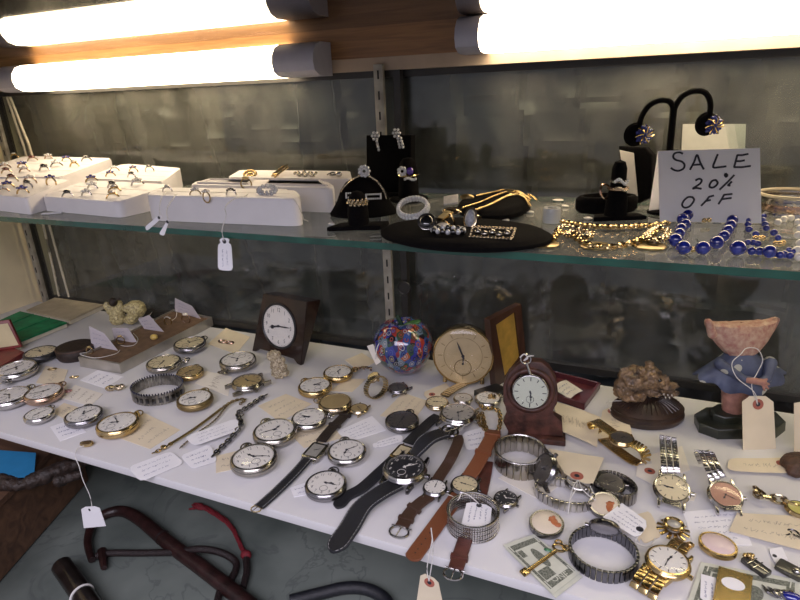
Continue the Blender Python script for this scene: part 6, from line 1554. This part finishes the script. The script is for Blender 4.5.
# plain white card behind and the sale card
Pw = aty(714, 150, at(714, 212, G).y+.05)
um2, s2 = upm(716, 198, G); f = pframe(um2 @ V((-30, 0, 0)), um2 @ V((36, 0, 0)), .12)
c4 = [onf(f, *p) for p in ((683, 124), (746, 124), (744, 190), (680, 190))]
b = BM(); prism(b, [(c4[0].x, c4[0].y), (c4[1].x, c4[1].y), (c4[2].x, .0008), (c4[3].x, .0008)][::-1], -.0008, 0, f); single('blank_card', b, mat('grey_white_card', (.42, .42, .38), .7, 0, .05), 'blank pale card standing behind the sale card', 'card')
P0, P1 = at(660, 222, G), at(765, 224, G); f = pframe(P0, P1, .20)
t = thing('sale_card', 'folded white card hand-lettered SALE 20% OFF standing on the glass shelf', 'sign', T(f.translation))
c4 = [onf(f, *p) for p in ((658, 151), (760, 148), (762, 219), (660, 221))]
b = BM(); prism(b, [(c4[0].x, c4[0].y), (c4[1].x, c4[1].y), (c4[2].x, .0005), (c4[3].x, .0005)][::-1], -.0007, 0, f); part('front_leaf', b, W_['paper'], t, flat=True)
b = BM(); top0, top1 = f @ V((c4[0].x, c4[0].y, -.0007)), f @ V((c4[1].x, c4[1].y, -.0007)); dd = V((-.006, .040, 0)); b0, b1 = f @ V((c4[3].x, .0005, 0))+dd+V((-.004, 0, 0)), f @ V((c4[2].x, .0005, 0))+dd
b.faces.new([b.verts.new(p) for p in (top0, top1, V((b1.x, b1.y, G)), V((b0.x, b0.y, G)))]); bmesh.ops.solidify(b, geom=b.faces[:], thickness=.0006); part('back_leaf', b, W_['paper'], t, flat=True)
Z5 = lambda x, y: onf(f, 640+x/5, 150+y/5)
ST = {'letter_s': [[(213, 18), (195, 12), (172, 18), (166, 36), (180, 50), (208, 58), (222, 74), (216, 94), (192, 104), (170, 100), (155, 90)]],
 'letter_a': [[(250, 98), (270, 60), (285, 25), (300, 62), (318, 96)], [(262, 75), (308, 72)]],
 'letter_l': [[(388, 22), (376, 52), (366, 86), (398, 86), (430, 82)]],
 'letter_e': [[(486, 26), (478, 56), (470, 86)], [(486, 26), (510, 26), (540, 20)], [(478, 56), (500, 56), (522, 52)], [(470, 86), (510, 86), (552, 80)]],
 'digit_two': [[(278, 152), (296, 144), (308, 152), (300, 168), (280, 182), (264, 193), (282, 190), (306, 194)]],
 'digit_zero': [[(378, 150), (362, 154), (350, 168), (348, 184), (362, 188), (378, 180), (388, 164), (378, 150)]],
 'percent_sign': [[(470, 126), (440, 158), (398, 198)], [(428, 118), (436, 126), (430, 134), (424, 126), (428, 118)], [(458, 158), (448, 168), (440, 176), (450, 178)]],
 'letter_o': [[(262, 236), (240, 236), (220, 252), (210, 274), (222, 288), (244, 284), (262, 266), (270, 248), (262, 236)]],
 'letter_f': [[(345, 234), (332, 252), (306, 278)], [(345, 234), (368, 228)], [(326, 256), (352, 250)]],
 'letter_f_': [[(420, 224), (408, 246), (392, 270)], [(420, 224), (460, 220)], [(408, 246), (456, 240)]]}
for nm, sts in ST.items():
    b = BM()
    for st_ in sts:
        P_ = smooth_path([Z5(*p)+V((0, 0, .0003)) for p in st_], 5) if len(st_) > 3 else [Z5(*p)+V((0, 0, .0003)) for p in st_]
        for A_, B_ in zip(P_, P_[1:]):
            d = (B_-A_);
            if d.length < 1e-6: continue
            sd = V((-d.y, d.x, 0)).normalized()*.00085; e = d.normalized()*.0003
            b.faces.new([b.verts.new(f @ p) for p in (A_-sd-e, B_-sd+e, B_+sd+e, A_+sd-e)])
    part(nm.strip('_'), b, W_['marker'], t, flat=True)
# blue bead bracelets
m_lapis = mat('lapis_bead', (.012, .025, .30), .12, 0, .35, 300, coat=1, col2=(.004, .008, .12))
W_['lapis'] = m_lapis
def beads(lab, lst, name='bead_bracelet', gold=()):
    t = thing(name, lab, 'bracelet', T(at(lst[0][0], lst[0][1], G)))
    for x, y, r in lst:
        k = (at(x+1, y, G)-at(x, y, G)).length; rr = r*k*1.02; c_ = at(x, y, G+rr); c_.z = G+rr
        b = BM(); ell(b, c_, (rr, rr*.95, rr), None, 18); part('bead', b, m_lapis, t)
    for x, y in gold: b = BM(); ell(b, at(x, y, G+.004), (.0022, .0018, .0022), None, 8); part('gold_spacer', b, W_['gold'], t)
    return t
p5 = lambda l: [(640+x/5, 150+y/5, r) for x, y, r in l]
beads('blue bead bracelet with large beads in front of the sale card', p5([(235, 325, 6.5), (215, 345, 6), (298, 335, 4.2), (228, 370, 5.6), (205, 392, 5.6), (197, 418, 5.8), (177, 450, 6.8), (218, 488, 7.4), (315, 490, 7.2), (385, 463, 7), (420, 430, 6), (440, 400, 5.6), (455, 375, 5.6), (462, 350, 5.4), (450, 325, 6.6), (390, 330, 4.6)]), gold=[(640+x/5, 150+y/5) for x, y in ((265, 498), (345, 350), (322, 352))])
beads('smaller blue bead necklace with gold spacers beside the bead bracelet', p5([(540, 352, 3), (540, 372, 3.2), (545, 395, 3.6), (580, 418, 3.4), (620, 330, 2.8), (615, 350, 3.2), (625, 370, 3.4), (632, 390, 3.4), (670, 412, 3.8), (690, 438, 3.4)]), 'bead_necklace', gold=[(640+x/5, 150+y/5) for x, y in ((578, 440), (595, 442), (612, 440), (680, 468), (700, 470), (715, 466))])
beads('string of mixed blue beads along the shelf front at right', p5([(490, 490, 8), (540, 462, 3.4), (565, 462, 3.4), (590, 468, 3.6), (560, 505, 4.6), (598, 505, 4.6), (648, 508, 7), (700, 525, 4.2), (722, 522, 4.2), (750, 528, 4), (745, 500, 3.4), (765, 508, 3)]), 'bead_necklace')
# bangles at the right end
c0 = at(790, 214, G)
def bangle(lab, R, h, z, mt, dx=0, dy=0):
    b = BM(); lathe(b, [(R, 0), (R+.0016, .0004), (R+.0020, h/2), (R+.0016, h-.0004), (R, h), (R-.0006, h/2)], T(V((c0.x+dx, c0.y+dy, z))), 56, True); single('bangle', b, W_[mt] if isinstance(mt, str) else mt, lab, 'bangle')
bangle('lowest silver bangle of the stack at the right end of the shelf', .026, .005, G, 'silver'); bangle('middle pinkish bangle of the stack at the right end of the shelf', .0255, .006, G+.0052, 'rosegold'); bangle('pale bangle second from the top of the stack at the right end', .026, .006, G+.0114, 'nickel')
bangle('ivory rimmed bangle on top of the stack at the right end', .0275, .003, G+.0176, mat('ivory_bangle', (.62, .54, .38), .3, 0, .1, 60))
t = thing('pearl_necklace', 'string of pearly beads coming forward at the right end of the shelf', 'necklace', T(at(795, 235, G)))
for i, (x, y) in enumerate(((778, 222), (784, 219), (791, 218), (798, 222), (800, 228), (798, 235), (800, 243), (797, 250), (799, 257))):
    b = BM(); ell(b, at(x, y, G+.003), (.0030, .003, .0030), None, 12); part('pearl', b, W_['pearl'], t)
# ------------------------------------------------------------------ under the deck
m_cw = wood('old_oak_box', (.17, .09, .05), (.075, .04, .025), .5, (2, 18, 18))
zb = ZF+.085
t = thing('wooden_box', 'large old wooden box standing on the marble at the lower left', 'box', T(V((-.75, .45, ZF))))
e0, e1 = at(-2, 586, ZF), at(78, 494, ZF); d = (e1-e0).normalized(); nn = V((-d.y, d.x, 0)); nn = nn if nn.x < 0 else -nn
A0 = e0-d*.10; A1 = e1+d*.03
q = [A0, A1, A1+nn*.26, A0+nn*.26]
b = BM(); lo = [b.verts.new(V((p.x, p.y, ZF+.001))) for p in q]; hi = [b.verts.new(V((p.x, p.y, zb))) for p in q]; b.faces.new(lo[::-1]); b.faces.new(hi)
for k in range(4): b.faces.new([lo[k], lo[(k+1) % 4], hi[(k+1) % 4], hi[k]])
bmesh.ops.bevel(b, geom=b.edges[:], offset=.002, segments=2, affect='EDGES'); part('case', b, m_cw, t)
b = BM(); cc = sum(q, V())/4; lo = [b.verts.new(V((p.x, p.y, zb+.0005))) for p in [x.lerp(cc, -.02) for x in q]]; hi = [b.verts.new(V((p.x, p.y, zb+.008))) for p in [x.lerp(cc, -.02) for x in q]]; b.faces.new(lo[::-1]); b.faces.new(hi)
for k in range(4): b.faces.new([lo[k], lo[(k+1) % 4], hi[(k+1) % 4], hi[k]])
part('lid', b, m_cw, t)
zc_ = zb+.009
card([(-20, 449), (36, 453), (34, 477), (-20, 478)], 'bright blue card lying on the old wooden box', 'paper', 'rect', z=zc_+.012, name='blue_card', cat='card', th=.001)
bpy.data.objects['blue_card'].children[0].data.materials[0] = mat('bright_blue_card', (.02, .20, .42), .6, 0, .05)
b = blob([(tuple(at(30, 482, zc_+.006)), tuple(at(58, 470, zc_+.008)), .009, .010), (tuple(at(58, 470, zc_+.008)), tuple(at(84, 462, zc_+.006)), .010, .006), (tuple(at(20, 485, zc_+.005)), tuple(at(0, 482, zc_+.006)), .008, .01), (tuple(at(60, 480, zc_+.006)), tuple(at(80, 475, zc_+.005)), .008, .005)], .0016, nz=.002, ns=80)
single('leather_glove', b, W_['darkbrownleather'], 'dark leather glove lying on the old wooden box', 'glove')
m_whip = mat('dark_red_brown_leather', (.032, .011, .010), .38, 0, .3, 60, .3, 400)
m_braid = mat('braided_dark_leather', (.025, .012, .012), .5, 0, .4, 500, .8, 900)
F_ = lambda x, y, r: tuple(at(x, y, ZF+r))
t = thing('riding_crop', 'dark red-brown leather riding whip with crook and braided thong lying on the marble', 'whip', T(at(170, 545, ZF)))
b = BM(); tube(b, [F_(92, 560, .007), F_(88, 540, .007), F_(96, 520, .007), F_(118, 511, .007), F_(138, 518, .008), F_(170, 544, .009), F_(205, 570, .009), F_(245, 601, .009), F_(262, 614, .009)], .0076, 12, 6, taper=lambda q: .55+.65*min(1, q*1.6)); part('handle', b, m_whip, t)
b = BM(); tube(b, [F_(162, 537, .009), F_(163, 538, .009)], .0095, 12, 2); part('collar', b, m_braid, t)
b = BM(); tube(b, [F_(96, 556, .006), F_(112, 553, .006), F_(140, 553, .006), F_(175, 552, .010), F_(200, 549, .02), F_(222, 553, .012), F_(236, 563, .006), F_(232, 578, .006), F_(221, 589, .006), F_(217, 604, .006)], .0042, 10, 6)
b2_ = BM()
part('braided_thong', b, m_braid, t)
b = BM(); tube(b, [F_(102, 551, .007), F_(104, 568, .006)], .006, 8, 2, taper=lambda q: 1-.4*q); part('thong_tip', b, m_whip, t)
m_redc = mat('red_cord', (.22, .008, .018), .7, 0, .3, 600, .6, 900)
t = thing('red_tassel_cord', 'red cord with knotted tassel end running into a dark braid on the marble', 'cord', T(at(230, 530, ZF)))
b = BM(); random.seed(8)
for k in range(3):
    tube(b, [tuple(at(x, y+1.8*math.sin(i*1.4+k*2.1), ZF+.005+.002*math.cos(i*1.4+k*2.1))) for i, (x, y) in enumerate(((205, 508), (211, 511), (217, 515), (223, 519), (229, 524), (234, 531), (238, 539), (241, 546), (245, 553)))], .0021, 6, 5)
part('cord', b, m_redc, t)
b = BM()
for k in range(14): a = k*.45; P0 = at(206, 509, ZF+.006); tube(b, [P0, P0+V((-.012, .004*math.sin(a)+.001, .003*math.cos(a))), P0+V((-.022-.004*math.sin(k*2.2), .007*math.sin(a*1.7), -.002))], .0014, 5, 3)
part('tassel', b, m_redc, t)
b = BM(); ell(b, at(246, 555, ZF+.007), (.007, .006, .006)); part('knot', b, m_redc, t)
b = BM(); tube(b, [F_(246, 556, .006), F_(247, 570, .006), F_(245, 580, .006), F_(243, 588, .006)], .0042, 8, 5); part('dark_braid', b, m_braid, t)
t = thing('walking_stick', 'end of a dark stick with a white band at the bottom left of the marble', 'stick', T(at(75, 585, ZF)))
b = BM(); tube(b, [at(62, 566, ZF+.0135), at(84, 597, ZF+.0135), at(104, 626, ZF+.0135)], .0115, 16, 4); part('shaft', b, mat('black_brown_lacquer', (.02, .014, .012), .3, 0, .3, 60, coat=.4), t)
b = BM(); P_ = at(82, 595, ZF+.0135); D_ = (at(104, 626, ZF+.0135)-at(62, 566, ZF+.0135)).normalized(); torus(b, (0, 0, 0), .0118, .0014, T(P_) @ D_.to_track_quat('Z', 'Y').to_matrix().to_4x4(), 28, 6); part('white_band', b, W_['string'], t)
b = BM(); tube(b, [F_(290, 601, .006), F_(318, 594, .007), F_(345, 588, .008), F_(366, 589, .008), F_(384, 598, .007), F_(392, 612, .006)], .0068, 10, 6); single('black_strap', b, W_['blackleather'], 'black rolled leather strap on the marble at the bottom centre', 'strap')
